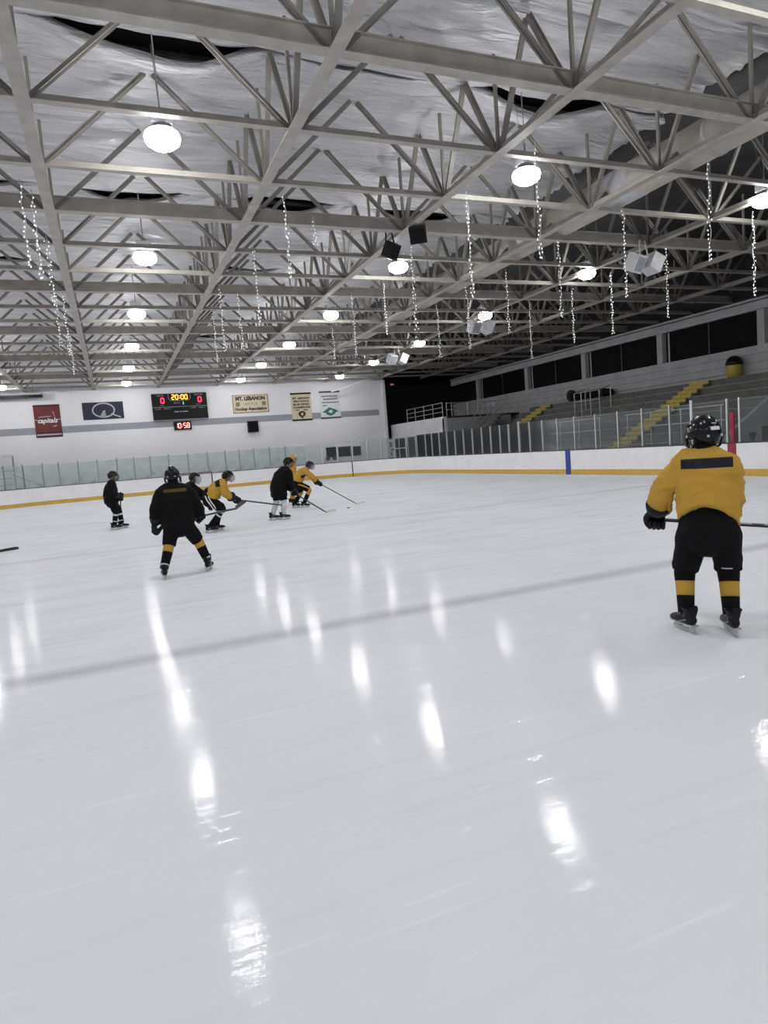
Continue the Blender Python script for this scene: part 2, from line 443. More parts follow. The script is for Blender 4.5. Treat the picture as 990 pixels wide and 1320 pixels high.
# ------------------------------------------------------------------ roof: trusses, girders, blanket
HB, HT = 7.04, 8.80
A0, SX, Y0, SY = -.6211, 3.9392, 8.6135, 2.1454
KX = range(-3, 8)
XA, XB = A0-3*SX, A0+7*SX
def make_truss(heavy):
    t = thing('roof_truss', '', 'truss', (0, 0, HB))
    b = B()
    if heavy:
        b.box(((XA+XB)/2, 0, .008), (XB-XA, .19, .016)); b.box(((XA+XB)/2, 0, .15), (XB-XA, .03, .28)); b.box(((XA+XB)/2, 0, .29), (XB-XA, .15, .014))
    else:
        b.box(((XA+XB)/2, 0, .008), (XB-XA, .13, .016)); b.box(((XA+XB)/2, 0, .062), (XB-XA, .026, .11))
    link('bottom_chord', b, M['steel'], t)
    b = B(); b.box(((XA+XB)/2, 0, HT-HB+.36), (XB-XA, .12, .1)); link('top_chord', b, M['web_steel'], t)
    dg = {}
    for s in (-1, 1):
        b = B()
        for o in (-.022, .022):
            b.bar((s*.10, o, .05), (s*(SX/2-.07), o, HT-HB), .012, .085, (0, 0, 1))
            b.bar((s*.10, o*1.9, .02), (s*(SX/2-.07), o*1.9, HT-HB-.03), .05, .010, (0, 0, 1))
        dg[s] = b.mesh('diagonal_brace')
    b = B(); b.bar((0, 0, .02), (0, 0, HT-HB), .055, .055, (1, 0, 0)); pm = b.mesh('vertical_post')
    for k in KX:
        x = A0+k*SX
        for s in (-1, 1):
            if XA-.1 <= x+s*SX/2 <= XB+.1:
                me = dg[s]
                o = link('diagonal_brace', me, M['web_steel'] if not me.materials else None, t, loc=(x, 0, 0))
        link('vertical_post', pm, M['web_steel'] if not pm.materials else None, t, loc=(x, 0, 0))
    return t
heavy, light = make_truss(True), make_truss(False)
used = {True: False, False: False}
for i in range(-2, 18):
    h = i % 3 == 0
    src = heavy if h else light
    o = src if not used[h] else copy_tree(src)
    used[h] = True
    o.location.y = Y0+i*SY
    o['label'] = ('deep' if h else 'slim')+' pale steel roof truss spanning the rink, '+nth(17-i)+' from the far wall'
    o['group'] = 'steel roof trusses across the rink'
# girders running the length of the hall
YA, YB = Y0-2*SY, YF-.1
def make_girder(webbed):
    t = thing('roof_girder', '', 'girder', (0, 0, HB))
    b = B(); b.box((0, (YA+YB)/2, -.004), (.20, YB-YA, .016)); b.box((0, (YA+YB)/2, .07), (.03, YB-YA, .13)); link('bottom_chord', b, M['steel'], t)
    dg = {}
    for s in (-1, 1):
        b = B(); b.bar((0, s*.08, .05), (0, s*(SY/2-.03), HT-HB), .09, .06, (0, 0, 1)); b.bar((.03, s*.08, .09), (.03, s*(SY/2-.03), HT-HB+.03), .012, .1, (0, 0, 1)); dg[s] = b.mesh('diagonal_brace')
    for i in range(-2, 18):
        y = Y0+i*SY
        if y+SY > YF: continue
        for s, yy in ((1, y), (-1, y+SY)):
            if webbed:
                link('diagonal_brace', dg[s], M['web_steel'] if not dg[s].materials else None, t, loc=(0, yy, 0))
    return t
g0, g1 = make_girder(False), make_girder(True)
for j, k in enumerate(KX):
    o = (g0 if k == -3 else copy_tree(g0)) if k < 1 else (g1 if k == 1 else copy_tree(g1))
    o.location.x = A0+k*SX
    o['label'] = ('long pale steel roof girder running down the hall, '+nth(k+1)+' from the left in view') if k >= -1 else ('long pale steel roof girder near the left wall, '+('outermost' if k == -3 else 'next to the outermost'))
    o['group'] = 'long steel roof girders'
# silver blanket, hung in sheets with an open lip between two sheets
BX1 = 12.6
def sheet(i, ya, yb, x0, x1):
    nx = int((x1-x0)/.16); d = .055 if ya < 22 else .11; ny = int((yb-ya)/d)
    vs = []
    for j in range(ny+1):
        y = ya+(yb-ya)*j/ny
        for a in range(nx+1):
            x = x0+(x1-x0)*a/nx
            u = (x-A0)/SX; fx = u-math.floor(u)              # 0 at a girder, .5 mid-bay
            bay = math.floor(u)
            hangx = math.sin(math.pi*fx)
            rn = noise.noise(V((bay*3.7, i*5.1, 1)))
            z = HT+.10+.03*noise.noise(V((x*.5, y*.5, i)))
            # belly between cross trusses
            v = (y-Y0)/SY; fy = v-math.floor(v)
            z -= (.10+.05*rn)*math.sin(math.pi*fy)*(.6+.4*hangx)
            # lip of the sheet drops between girders at its near edge and rises at its far edge
            e = (y-ya); z -= (.10+.55*max(0, rn)+(.30 if bay in (0, 2) and i in (2, 3) else 0))*hangx**1.4*math.exp(-(e/.45)**2)
            e = (yb-y); z += .03*hangx*math.exp(-(e/.6)**2)
            # wrinkles running across the hall
            w = noise.noise(V((x*.42, y*3.4, i*2.0)))+.6*noise.noise(V((x*.7+5, y*7.5, i)))
            w2 = noise.noise(V((x*.25+9, y*1.6, i)))
            z += .115*(1-2.4*abs(w))*(.7+w2)+.05*w2
            # gathered where the braces meet the blanket
            dx = (fx-.5)*SX; dy = (fy if fy < .5 else fy-1)*SY; r = math.hypot(dx*.8, dy)
            if r < .7: z -= .13*math.exp(-(r/.22)**2)-.03*math.exp(-(r/.35)**2)*math.sin(8*math.atan2(dy, dx))
            vs.append((x, y, z))
    # the near edge of the sheet is turned up as a loose flap
    vs = [(x, y+.05, min(z+.20+.06*noise.noise(V((x*.8, i, 3))), HT+.22)) for x, y, z in vs[:nx+1]]+vs; ny += 1
    fs = [(j*(nx+1)+a, j*(nx+1)+a+1, (j+1)*(nx+1)+a+1, (j+1)*(nx+1)+a) for j in range(ny) for a in range(nx)]
    b = B(); b.add(vs, fs); me = b.mesh('insulation_sheet')
    o = link('insulation_sheet', me, M['blanket'], None, True)
    sd = o.modifiers.new('thick', 'SOLIDIFY'); sd.thickness = .03; sd.offset = 1
    return tag(o, 'wrinkled silver insulation sheet above the trusses, '+nth(len(edges)-2-i)+' from the far wall', 'insulation', 'silver insulation sheets under the roof')
edges = [5.45+6.436*k for k in range(7)]+[YF-.02]
edges = [-.98]+edges
for i in range(len(edges)-1):
    sheet(i, edges[i]+.02, edges[i+1]-.02, XL+.04, BX1)
b = B(); b.box(((BX1+XR)/2+.1, 16.5, 9.1), (XR-BX1, 71, .06)); tag(link('roof_lining', b, M['charcoal']), 'dark charcoal lining under the roof on the bleacher side', 'roof lining')
# duct
t = thing('air_duct', 'big tan round air duct running down the hall above the roof girder', 'duct', (12.1, 0, 7.62))
b = B(); b.tube([(0, 3, 0), (0, YF-.3, 0)], .42, seg=36, ref=(1, 0, 0), cap='flat'); link('duct_pipe', b, M['duct'], t, True)
for i in range(15):
    b = B(); y = 4.3+i*2.9
    b.tube([(0, y-.05, 0), (0, y-.03, 0), (0, y+.03, 0), (0, y+.05, 0)], [.421, .437, .437, .421], seg=36, ref=(1, 0, 0), cap='flat'); link('duct_collar', b, M['duct'], t, True)
b = B(); b.tube([(0, 12.2, 0), (0, 13.3, 0)], .432, seg=36, ref=(1, 0, 0), cap='flat'); tag(link('duct_sleeve', b, M['speaker_white'], t, True), 'pale sleeve round the duct')

# ------------------------------------------------------------------ lamps
def make_lamp():
    t = thing('high_bay_lamp', '', 'lamp')
    b = B(); b.tube([(0, 0, .42), (0, .02, 1.64)], .012, seg=6, cap='flat'); b.tube([(0, 0, .42), (0, .3, 1.64)], .006, seg=6, cap='flat'); link('hanger_rod', b, M['lamp_body'], t)
    b = B(); b.box((0, 0, .32), (.34, .26, .20)); b.tube([(0, 0, .12), (0, 0, .24)], [.24, .12], seg=16, cap='flat'); link('ballast_housing', b, M['lamp_body'], t, bevel=.01)
    b = B(); b.lathe([(.05, -.13), (.17, -.115), (.26, -.05), (.285, .03), (.27, .09), (.22, .13)], seg=20); link('glowing_lens', b, M['lamp_glow'], t, True)
    return t
lamp0 = make_lamp(); first = True
ROWS = [(-5.5, 'leftmost row'), (1.31, 'second row from the left'), (8.35, 'third row from the left'), (15.25, 'row nearest the bleachers')]
for x, rn in ROWS:
    for k in range(-4, 6):
        y = 11.45+6.436*k
        o = lamp0 if first else copy_tree(lamp0); first = False
        o.location = (x, y, 7.0)
        o['label'] = 'glowing high bay lamp, %s from the far wall, %s' % (nth(5-k), rn)
        o['group'] = 'high bay lamps under the roof'

# ------------------------------------------------------------------ icicle light strings
STR = [(7.66, 12.67, 4.91), (7.75, 10.31, 5.05), (11.90, 15.05, 5.02), (12.16, 18.02, 5.14), (16.07, 19.68, 5.10), (11.76, 19.84, 4.96), (15.88, 22.05, 4.89), (11.85, 10.13, 5.11), (11.97, 12.65, 4.98), (15.85, 15.09, 5.02), (16.01, 12.35, 5.00), (16.31, 17.94, 5.08), (3.79, 13.38, 5.41), (4.80, 14.62, 6.5), (3.89, 16.98, 5.26), (3.58, 20.73, 5.16), (4.27, 21.43, 5.31), (3.80, 23.73, 5.28), (9.17, 26.67, 5.74), (7.50, 15.24, 4.71), (8.60, 19.64, 5.42), (8.10, 21.26, 5.05), (12.01, 22.51, 5.09), (-1.01, 13.81, 5.6), (-.87, 14.24, 5.5), (-.84, 16.86, 5.6), (-1.03, 21.54, 5.5), (-.84, 21.89, 5.30), (-.99, 27.63, 5.5)]
BULB = B(); BULB.ball((0, 0, 0), (.013, .013, .02), 6, 4); BULB = BULB.mesh('bulb'); BULB.materials.append(M['bulb'])
STR.sort(key=lambda s: math.atan2(s[0], s[1]))
for i, (x, y, zb) in enumerate(STR):
    rnd = random.Random(i)
    t = thing('icicle_light_string', 'white icicle light string hanging from the roof, %s counted from the left' % nth(i), 'light string', (x, y, 7.1), (0, 0, 0), 'icicle light strings')
    L = 7.1-zb; n = max(6, int(L/.085))
    pts = [(.02*math.sin(j*1.7+i), .02*math.cos(j*1.3), -L*j/10) for j in range(11)]
    b = B(); b.tube(pts, .006, seg=5, sub=3, cap='flat'); b.tube([(0, 0, 0), (0, .0, .03)], .012, seg=5); link('wire', b, M['wire'], t)
    for j in range(n):
        a = rnd.uniform(0, 6.3); z = -.1-(L-.1)*j/(n-1); rr = rnd.uniform(.012, .045)
        spots = [(rr*math.cos(a), rr*math.sin(a), z)]
        if j > n-4 or rnd.random() < .25: spots.append((-rr*math.cos(a)*1.2, -rr*math.sin(a)*1.2, z+.02))
        for q in spots: link('bulb', BULB, None, t, loc=q)
EXPO = 0.0
# ------------------------------------------------------------------ rink boards
BXR, BXL, BYF, RC = 18.5, -9.4, 44.0, 6.5
def path_pts():
    p = [(BXR, 4.0), (BXR, BYF-RC)]
    for a in range(1, 16): t = R(a*6); p.append((BXR-RC+RC*math.cos(t), BYF-RC+RC*math.sin(t)))
    for a in range(0, 16): t = R(90+a*6); p.append((BXL+RC+RC*math.cos(t), BYF-RC+RC*math.sin(t)))
    p += [(BXL, 20.0)]
    return p
PP = [V((x, y, 0)) for x, y in path_pts()]
def sweep(off0, off1, z0, z1, pts=None):
    """band along the boards, between two offsets outward and two heights"""
    pts = pts or PP; n = len(pts); b = B(); vs = []
    for i, p in enumerate(pts):
        t = (pts[min(i+1, n-1)]-pts[max(i-1, 0)]).normalized(); o = V((t.y, -t.x, 0))
        for off, z in ((off0, z0), (off1, z0), (off1, z1), (off0, z1)): vs.append(p+o*off+V((0, 0, z)))
    fs = [(i*4+k, i*4+(k+1) % 4, i*4+4+(k+1) % 4, i*4+4+k) for i in range(n-1) for k in range(4)]+[(3, 2, 1, 0), tuple(n*4-4+k for k in range(4))]
    b.add(vs, fs); return b
bd = thing('rink_boards', 'white rink boards with a yellow kick plate running round the ice', 'boards')
link('board_face', sweep(0, .12, 0, 1.05), M['white_board'], bd)
tag(link('kick_plate', sweep(-.015, .0, 0, .23), M['kick'], bd), 'yellow kick plate')
tag(link('cap_rail', sweep(-.01, .14, 1.05, 1.09), M['cap'], bd), 'dark cap rail')
b = B(); b.box((BXR-.010, 23.45, .525), (.03, .32, 1.052)); b.box((BXR-.02, 23.45, .12), (.03, .32, .236)); tag(link('blue_stripe', b, M['blue'], bd), 'blue line stripe on the boards')
b = B(); b.box((BXR-.010, 15.2, .525), (.03, .30, 1.052)); b.box((BXR-.02, 15.2, .12), (.03, .30, .236)); tag(link('red_stripe', b, M['red'], bd), 'red centre stripe on the boards')
def on_arc(s):
    """point + outward normal at length s along the path"""
    for a, b in zip(PP[:-1], PP[1:]):
        l = (b-a).length
        if s <= l: t = (b-a)/l; return a+t*s, V((t.y, -t.x, 0))
        s -= l
    return PP[-1], V((-1, 0, 0))
def gate(s):
    p, o = on_arc(s); b = B(); b.box(p+V((0, 0, .53))-o*.012, (.05, .05, 1.06)); return b
link('gate_seam', gate(44-4-RC+6.6), M['black_plastic'], bd)
# glass: posts and panes
ys = [4.6, 6.1, 7.5, 8.8, 10.1, 11.4, 12.7, 13.75, 14.95, 15.4, 16.81, 17.77, 19.09, 20.37, 21.67, 23.0, 24.18, 25.3, 26.3, 27.19, 28.1, 28.9, 29.8, 30.7, 31.7, 32.7, 33.7, 34.7, 35.7, 36.7]
ss = [y-4.0 for y in ys]
arc = RC*math.pi/2
s0 = 33.7+.0-.2
k = 0
s = 33.6
while s < 33.5+arc: ss.append(s); s += 1.07
far_x = [11.0, 9.9, 8.83, 7.84, 6.92, 5.77, 4.53, 3.33, 2.2, 1.22, .22, -.9, -1.99, -3.06]
sf = 33.5+arc
ss += [sf+(12.0-x) for x in far_x]
send = sf+(12.0+2.9)
ss += [send+1.03*i for i in range(1, 9)]
post_mesh = {}
def post_m(w, h, key):
    if key not in post_mesh:
        b = B(); b.box((0, 0, h/2), (.06, w, h)); post_mesh[key] = b.mesh('glass_post')
    return post_mesh[key]
last = None; cnt = {}
for i, s in enumerate(ss):
    p, o = on_arc(s); farw = s > 33.5+arc*.97
    thick = abs(p.y-27.19) < .02 or abs(p.y-16.81) < .02
    h = 1.42 if not thick else 1.5
    me = post_m(.10 if thick else .055, h, (thick, farw))
    ob = link('glass_stanchion', me, (M['dark_alu'] if farw else M['alu']) if not me.materials else None, None, loc=p+o*.06+V((0, 0, 1.09)), rot=(0, 0, math.atan2(o.y, o.x)))
    where = 'far end boards' if farw else ('corner boards' if s > 33.5 else 'bleacher-side boards')
    if i < 8: where = 'near-end boards'
    c = cnt[where] = cnt.get(where, -1)+1
    tag(ob, '%s glass post on the %s, %s from the right' % ('dark grey' if farw else ('wide silver' if thick else 'silver'), where, nth(c)), 'post', 'posts holding the rink glass')
    if last is not None and not (15.39 < p.y < 15.41 and p.x > 18):
        q, o2, w2, c2 = last; a = q+o2*.06; cc = p+o*.06; d = (cc-a); l = d.length; wp = .12 if thick or abs(q.y-27.19) < .02 or abs(q.y-16.81) < .02 else .07
        b = B(); b.box((0, 0, .70), (.012, l-wp, 1.40 if not farw else 1.32))
        if farw: b.v = [(x, y, z-.04) for x, y, z in b.v]
        g = link('rink_glass', b, M['glass_far'] if farw else M['glass_clear'], None, loc=(a+cc)/2+V((0, 0, 1.09)), rot=(0, 0, math.atan2(-d.x, d.y)))
        tag(g, '%s rink glass on the %s, left of post %s from the right' % ('hazy greenish' if farw else 'clear', w2, nth(c2)), 'rink glass', 'sheets of rink glass')
    last = (p, o, where, c)
b = B(); b.tube([(0, 0, .0), (0, 0, .95)], .075, seg=14, cap='flat'); 
tag(link('post_pad', b, M['red'], None, loc=(BXR+.02, 15.18, 1.10)), 'red padded sleeve on the glass posts above the red stripe', 'pad')

# ------------------------------------------------------------------ things on the end wall
WY = YF-.001
def panel(b, x0, x1, z0, z1, d=.03): b.box(((x0+x1)/2, -d/2, (z0+z1)/2), (x1-x0, d, z1-z0))
def hang(name, label, cat, x, z): return thing(name, label, cat, (x, WY, z))
# red banner
t = hang('banner', 'dark red vertical banner with white script across the middle', 'banner', -3.53, 5.2)
b = B(); panel(b, -.76, .76, -1.03, 1.03); link('cloth', b, M['banner_red'], t)
b = B(); panel(b, -.762, .762, .90, 1.035, .036); tag(link('hem_band', b, M['banner_dkred'], t), 'darker red band')
for z0, z1 in ((-1.035, -.92), (-.80, -.68)):
    b = B(); panel(b, -.762, .762, z0, z1, .036); tag(link('hem_band', b, M['banner_dkred'], t), 'darker red band')
b = B(); panel(b, -.70, .70, -.905, -.815, .038); link('bottom_strip', b, M['silver'], t)
b = B(); panel(b, -.76, -.56, .06, .10, .036); panel(b, .50, .76, .06, .10, .036); b.bar((.34, -.033, .60), (.42, -.033, .22), .02, .03, (1, 0, 0)); b.bar((.28, -.033, -.36), (.50, -.033, -.30), .02, .05, (0, 0, 1)); b.bar((-.5, -.033, .26), (.2, -.033, .29), .02, .04, (0, 0, 1)); link('swoosh', b, M['silver'], t)
wall_text('lettering', 'capitals', .42, M['white_paint'], t, 0, .02, -.038, shear=.3, width=1.15, bold=.012)
# navy banner
t = hang('banner', 'navy horizontal banner with a silver letter Q ring', 'banner', -.21, 5.69)
b = B(); panel(b, -1.24, 1.24, -.56, .56); link('cloth', b, M['navy'], t)
b = B()
ring = [(.66*math.cos(R(a))+.02, .45*math.sin(R(a))+.03) for a in range(0, 360, 12)]
for a, c in zip(ring, ring[1:]+ring[:1]): b.bar((a[0], -.036, a[1]), (c[0], -.036, c[1]), .02, .085, (c[1]-a[1], 0, a[0]-c[0]))
b.bar((.46, -.038, -.22), (1.02, -.038, -.46), .02, .07, (.3, 0, 1)); link('ring_emblem', b, M['silver'], t)
b = B(); b.prism([(-.16, -.42), (.05, -.46), (.16, -.30), (.10, -.14), (.14, .02), (-.02, .0), (-.10, -.16), (-.20, -.28)], .02, (0, -.04, 0), (1, 0, 0), (0, 0, 1), (0, 1, 0)); link('figure_emblem', b, M['grey_paint'], t)
# scoreboard
t = hang('scoreboard', 'black electronic scoreboard showing 20:00 in amber', 'scoreboard', 4.65, 5.74)
b = B(); panel(b, -1.81, 1.81, -.90, .90, .2); link('cabinet', b, M['black_plastic'], t, bevel=.02)
b = B()
for z in (.0,): panel(b, -1.80, 1.80, z-.035, z-.008, .215)
for x0, x1, z in ((-1.81, 1.81, .88), (-1.81, 1.81, -.895)): panel(b, x0, x1, z-.015, z+.02, .21)
link('divider_strip', b, M['grey_paint'], t)
SEG = {'0': 'abcdef', '1': 'bc', '2': 'abged', '5': 'afgcd', '8': 'abcdefg'}
def digit(b, ch, x, z, w, h, th, y):
    S = {'a': ((x, z+h/2), 0), 'g': ((x, z), 0), 'd': ((x, z-h/2), 0), 'f': ((x-w/2, z+h/4), 1), 'b': ((x+w/2, z+h/4), 1), 'e': ((x-w/2, z-h/4), 1), 'c': ((x+w/2, z-h/4), 1)}
    for c in SEG[ch]:
        (cx, cz), v = S[c]; b.box((cx, y, cz), (th, .02, h/2-th*.35) if v else (w-th*.35, .02, th))
y = -.205
b = B()
for ch, x in (('2', -.42), ('0', -.17), ('0', .19), ('0', .44)): digit(b, ch, x, .62, .16, .30, .055, y)
b.box((.01, y, .69), (.05, .02, .05)); b.box((.01, y, .55), (.05, .02, .05)); tag(link('clock_digits', b, M['led_amber'], t), 'amber clock digits reading 20:00')
for x, z in ((-1.12, .42), (1.33, .42)):
    b = B(); digit(b, '0', x, z, .20, .32, .065, y); tag(link('score_digit', b, M['led_red'], t), 'red score digit zero')
b = B(); digit(b, '1', .22-.05, .20, .10, .20, .05, y); tag(link('period_digit', b, M['led_green'], t), 'pale green period digit')
b = B()
fr = [(-.72, .86), (-.72, .52), (-.56, .38), (.56, .38), (.72, .52), (.72, .86)]
for a, c in zip(fr[:-1], fr[1:]): b.bar((a[0], y, a[1]), (c[0], y, c[1]), .02, .022, (c[1]-a[1], 0, a[0]-c[0]))
link('clock_frame', b, M['grey_paint'], t)
for s, x, z, sz in (('HOME', -1.25, .74, .16), ('VISITOR', 1.25, .74, .16), ('PERIOD', -.20, .22, .13), ('SHOTS', -1.15, .10, .09), ('SHOTS', 1.2, .10, .09), ('PLAYER', -1.45, -.14, .11), ('PENALTY', -.85, -.14, .11), ('PLAYER', .85, -.14, .11), ('PENALTY', 1.45, -.14, .11)):
    wall_text('lettering', s, sz, M['grey_paint'], t, x, z, -.205)
b = B()
for x0, x1 in ((-.42, -.12), (-.06, .06), (.10, .48)): b.box(((x0+x1)/2, y, -.36), (x1-x0, .012, .07))
link('name_plate', b, M['grey_paint'], t)
# clock
t = hang('digital_clock', 'small black digital clock reading 10:58 in red below the scoreboard', 'clock', 4.69, 4.43)
b = B(); panel(b, -.58, .58, -.29, .29, .12); link('clock_case', b, M['black_plastic'], t, bevel=.01)
b = B()
for ch, x in (('1', -.40), ('0', -.20), ('5', .14), ('8', .37)): digit(b, ch, x, 0, .15, .32, .05, -.125)
for z in (.07, -.07): b.box((-.03, -.125, z), (.04, .02, .04))
tag(link('clock_digits', b, M['led_redwhite'], t), 'red digits reading 10:58')
b = B(); b.box((4.66, YF-.03, 2.4), (.045, .05, 3.4)); tag(link('conduit', b, M['white_board']), 'thin white conduit running down the wall below the red clock', 'conduit')
# sign
t = hang('wall_sign', 'cream sign lettered MT. LEBANON Hockey Association', 'sign', 9.5, 5.71)
b = B(); panel(b, -1.26, 1.26, -.62, .62, .04); link('sign_board', b, M['cream'], t)
b = B()
for x0, x1, z0, z1 in ((-1.27, 1.27, .58, .63), (-1.27, 1.27, -.63, -.58), (-1.27, -1.22, -.63, .63), (1.22, 1.27, -.63, .63)): panel(b, x0, x1, z0, z1, .055)
link('sign_frame', b, M['tan'], t)
wall_text('lettering', 'MT. LEBANON', .36, M['brown'], t, 0, .36, -.045, width=2.1, bold=.022)
wall_text('lettering', 'AMATEUR', .24, M['tan'], t, 0, -.02, -.045, width=1.0)
wall_text('lettering', 'Hockey Association', .30, M['brown'], t, 0, -.37, -.045, width=2.25, bold=.014)
for x in (-.92, .95):
    b = B(); b.prism([(.17*math.cos(R(a)), .17*math.sin(R(a))) for a in range(0, 360, 30)], .02, (x, -.045, -.02), (1, 0, 0), (0, 0, 1), (0, 1, 0)); link('round_emblem', b, M['tan'], t)
# wall speaker
t = hang('wall_speaker', 'black square speaker on the wall under the cream sign', 'speaker', 9.47, 4.08)
b = B(); panel(b, -.37, .37, -.40, .38, .35); link('cabinet', b, M['black_plastic'], t, bevel=.02)
b = B(); panel(b, -.32, .32, -.35, .33, .36); link('grille', b, M['black_matte'], t)
# beige banner
t = hang('banner', 'beige vertical banner with dark lettering and dark round emblem', 'banner', 13.21, 5.31)
b = B(); panel(b, -.76, .76, -1.0, 1.0); link('cloth', b, M['cream'], t)
for z0, z1 in ((.90, 1.02), (-1.01, -.90)):
    b = B(); panel(b, -.78, .78, z0, z1, .05); link('hem_band', b, M['black_plastic'], t)
for s, z, w in (('MT. LEBANON', .62, 1.25), ('HIGH SCHOOL', .40, 1.2), ('BLUE DEVILS', .17, 1.22), ('CHAMPIONS', -.05, 1.3)):
    wall_text('lettering', s, .19, M['brown'], t, 0, z, -.035, width=w, bold=.010)
b = B()
for x0, x1 in ((-.50, -.20), (.12, .44)): panel(b, x0, x1, -.27, -.20, .036)
link('date_line', b, M['brown'], t)
b = B(); b.prism([(-.26, .16), (-.10, .25), (.14, .24), (.28, .10), (.22, -.10), (.08, -.18), (.02, -.32), (-.10, -.20), (-.22, -.12), (-.30, .02)], .02, (0, -.035, -.56), (1, 0, 0), (0, 0, 1), (0, 1, 0)); link('round_emblem', b, M['brown'], t)
b = B(); b.prism([(-.10, .02), (.0, .12), (.10, .06), (.06, -.08), (-.04, -.10)], .02, (0, -.042, -.54), (1, 0, 0), (0, 0, 1), (0, 1, 0)); link('emblem_centre', b, M['cream'], t)
# green banner
t = hang('banner', 'white vertical banner with a green emblem at its foot', 'banner', 15.43, 5.35)
b = B(); panel(b, -.78, .78, -1.0, 1.0); link('cloth', b, M['banner_white'], t)
for z0, z1 in ((.90, 1.02), (-1.01, -.90)):
    b = B(); panel(b, -.80, .80, z0, z1, .05); link('hem_band', b, M['dkgreen'], t)
b = B()
for z, x0, x1 in ((.64, -.66, .66), (.43, -.52, .60), (.18, -.62, .66), (-.04, -.6, -.25)): 
    x = x0
    rnd = random.Random(int(z*100))
    while x < x1-.05:
        w = rnd.uniform(.05, .09); panel(b, x, x+w, z-.045, z+.045, .036); x += w+.025
link('lettering_line', b, M['dkgreen'], t)
b = B(); b.prism([(-.66, -.06), (-.40, .12), (-.12, .30), (.10, .22), (.40, .12), (.66, -.06), (.40, -.06), (.30, -.20), (.0, -.34), (-.30, -.24), (-.40, -.10)], .02, (0, -.035, -.48), (1, 0, 0), (0, 0, 1), (0, 1, 0)); link('leaf_emblem', b, M['green'], t)
b = B(); b.prism([(-.2, .02), (.0, .14), (.2, .05), (.08, -.02), (.16, -.12), (-.08, -.10)], .02, (0, -.042, -.5), (1, 0, 0), (0, 0, 1), (0, 1, 0)); link('leaf_vein', b, M['banner_white'], t)
# low dark windows in the end wall
def window(n, x0, x1, z0, z1):
    w = tag(bpy.data.objects.new('window_%d' % n, None), kind='structure'); COL.objects.link(w); w.location = (0, WY, 0)
    b = B(); panel(b, x0, x1, z0, z1, .02); link('window_pane', b, M['dark_glass'], w)
    b = B()
    for a in ((x0-.06, x0, z0-.06, z1+.06), (x1, x1+.06, z0-.06, z1+.06), (x0, x1, z1, z1+.06), (x0, x1, z0-.06, z0)): panel(b, *a, .05)
    link('window_frame', b, M['mezz'], w)
window(1, 14.8, 15.6, 1.45, 2.2); window(2, 15.75, 16.75, 1.43, 2.17); window(3, 16.85, 17.58, 1.42, 2.12)
for x, l in ((14.72, 'left'), (15.25, 'right')):
    t = thing('stored_helmet', 'dark helmet sitting on the ledge behind the far glass, %s of the pair' % l, 'helmet', (x, 46.3, 1.315), (0, 0, 0), 'helmets on the far ledge')
    b = B(); b.ball((0, 0, .07), (.17, .2, .16), 14, 9); link('shell', b, M['helmet_black'], t, True)
    b = B(); b.tube([(-.15, -.1, 0), (0, -.2, .0), (.15, -.1, 0)], .015, seg=6, sub=4); link('brim', b, M['black_plastic'], t, True)
b = B(); b.box((14.98, 46.4, .61), (1.3, .5, 1.22)); tag(link('ledge_cabinet', b, M['mezz'], bevel=.02), 'pale cabinet against the end wall behind the far glass', 'cabinet')
# fixture high on the left and frame behind the glass
t = thing('strip_heater', 'long grey fixture with a dark belly below the roof at the far left', 'heater', (-5.9, 46.2, 6.80))
b = B(); b.prism([(-.25, 0), (.25, 0), (.12, .14), (-.12, .14)], 4.6, (0, 0, 0), (0, 1, 0), (0, 0, 1), (1, 0, 0)); link('reflector', b, M['speaker_white'], t)
b = B(); b.box((0, 0, -.09), (4.6, .4, .17)); link('burner_box', b, M['black_plastic'], t)
b = B()
for x in (-1.8, 1.8): b.box((x, 0, .8), (.03, .03, 1.4))
link('hanger', b, M['steel'], t)
t = thing('bench_enclosure', 'grey metal frame standing behind the glass at the far left', 'frame', (-6.7, 45.4, 0))
b = B()
for x in (-1.2, 0, 1.1): b.box((x, 0, 1.55), (.07, .07, 3.1))
for z in (1.35, 1.75, 2.2): b.box((-.05, 0, z), (2.4, .04, .04))
link('frame_bars', b, M['dark_alu'], t)
b = B(); b.box((-.05, 0, 3.12), (2.5, .5, .14)); link('top_rail', b, M['alu'], t)
b = B(); b.bar((.9, 0, 2.0), (2.6, 0, 1.1), .04, .05); link('brace', b, M['dark_alu'], t)

# ------------------------------------------------------------------ goal
t = thing('hockey_goal', 'hockey goal with dark red posts and white net at the far end', 'goal', (4.55, 40.6, 0))
for x in (-.915, .915):
    b = B(); b.tube([(x, 0, 0), (x, 0, 1.19)], .035, seg=10); link('goal_post', b, M['net_red'], t, True)
b = B(); b.tube([(-.915, 0, 1.2), (.915, 0, 1.2)], .035, seg=10); link('crossbar', b, M['net_red'], t, True)
b = B(); b.tube([(-.915, 0, .04), (-1.0, .6, .04), (-.5, 1.05, .04), (.5, 1.05, .04), (1.0, .6, .04), (.915, 0, .04)], .025, seg=8, sub=4); b.tube([(-.915, 0, 1.2), (-.8, .45, 1.19), (.8, .45, 1.19), (.915, 0, 1.2)], .02, seg=8, sub=3); link('base_frame', b, M['net_red'], t, True)
b = B()
def netpt(u, v):      # u across, v from the crossbar back and down
    x = (u-.5)*1.83
    if v < .3: return V((x, .5*v/.3, 1.18))
    w = (v-.3)/.7; return V((x*(1+.05*w), .5+.5*w+.05*math.sin(w*3), 1.18-1.12*w))
for i in range(19): b.tube([netpt(i/18, j/10) for j in range(11)], .006, seg=4, cap='flat')
for j in range(1, 17): b.tube([netpt(0, j/16), netpt(1, j/16)], .006, seg=4, cap='flat')
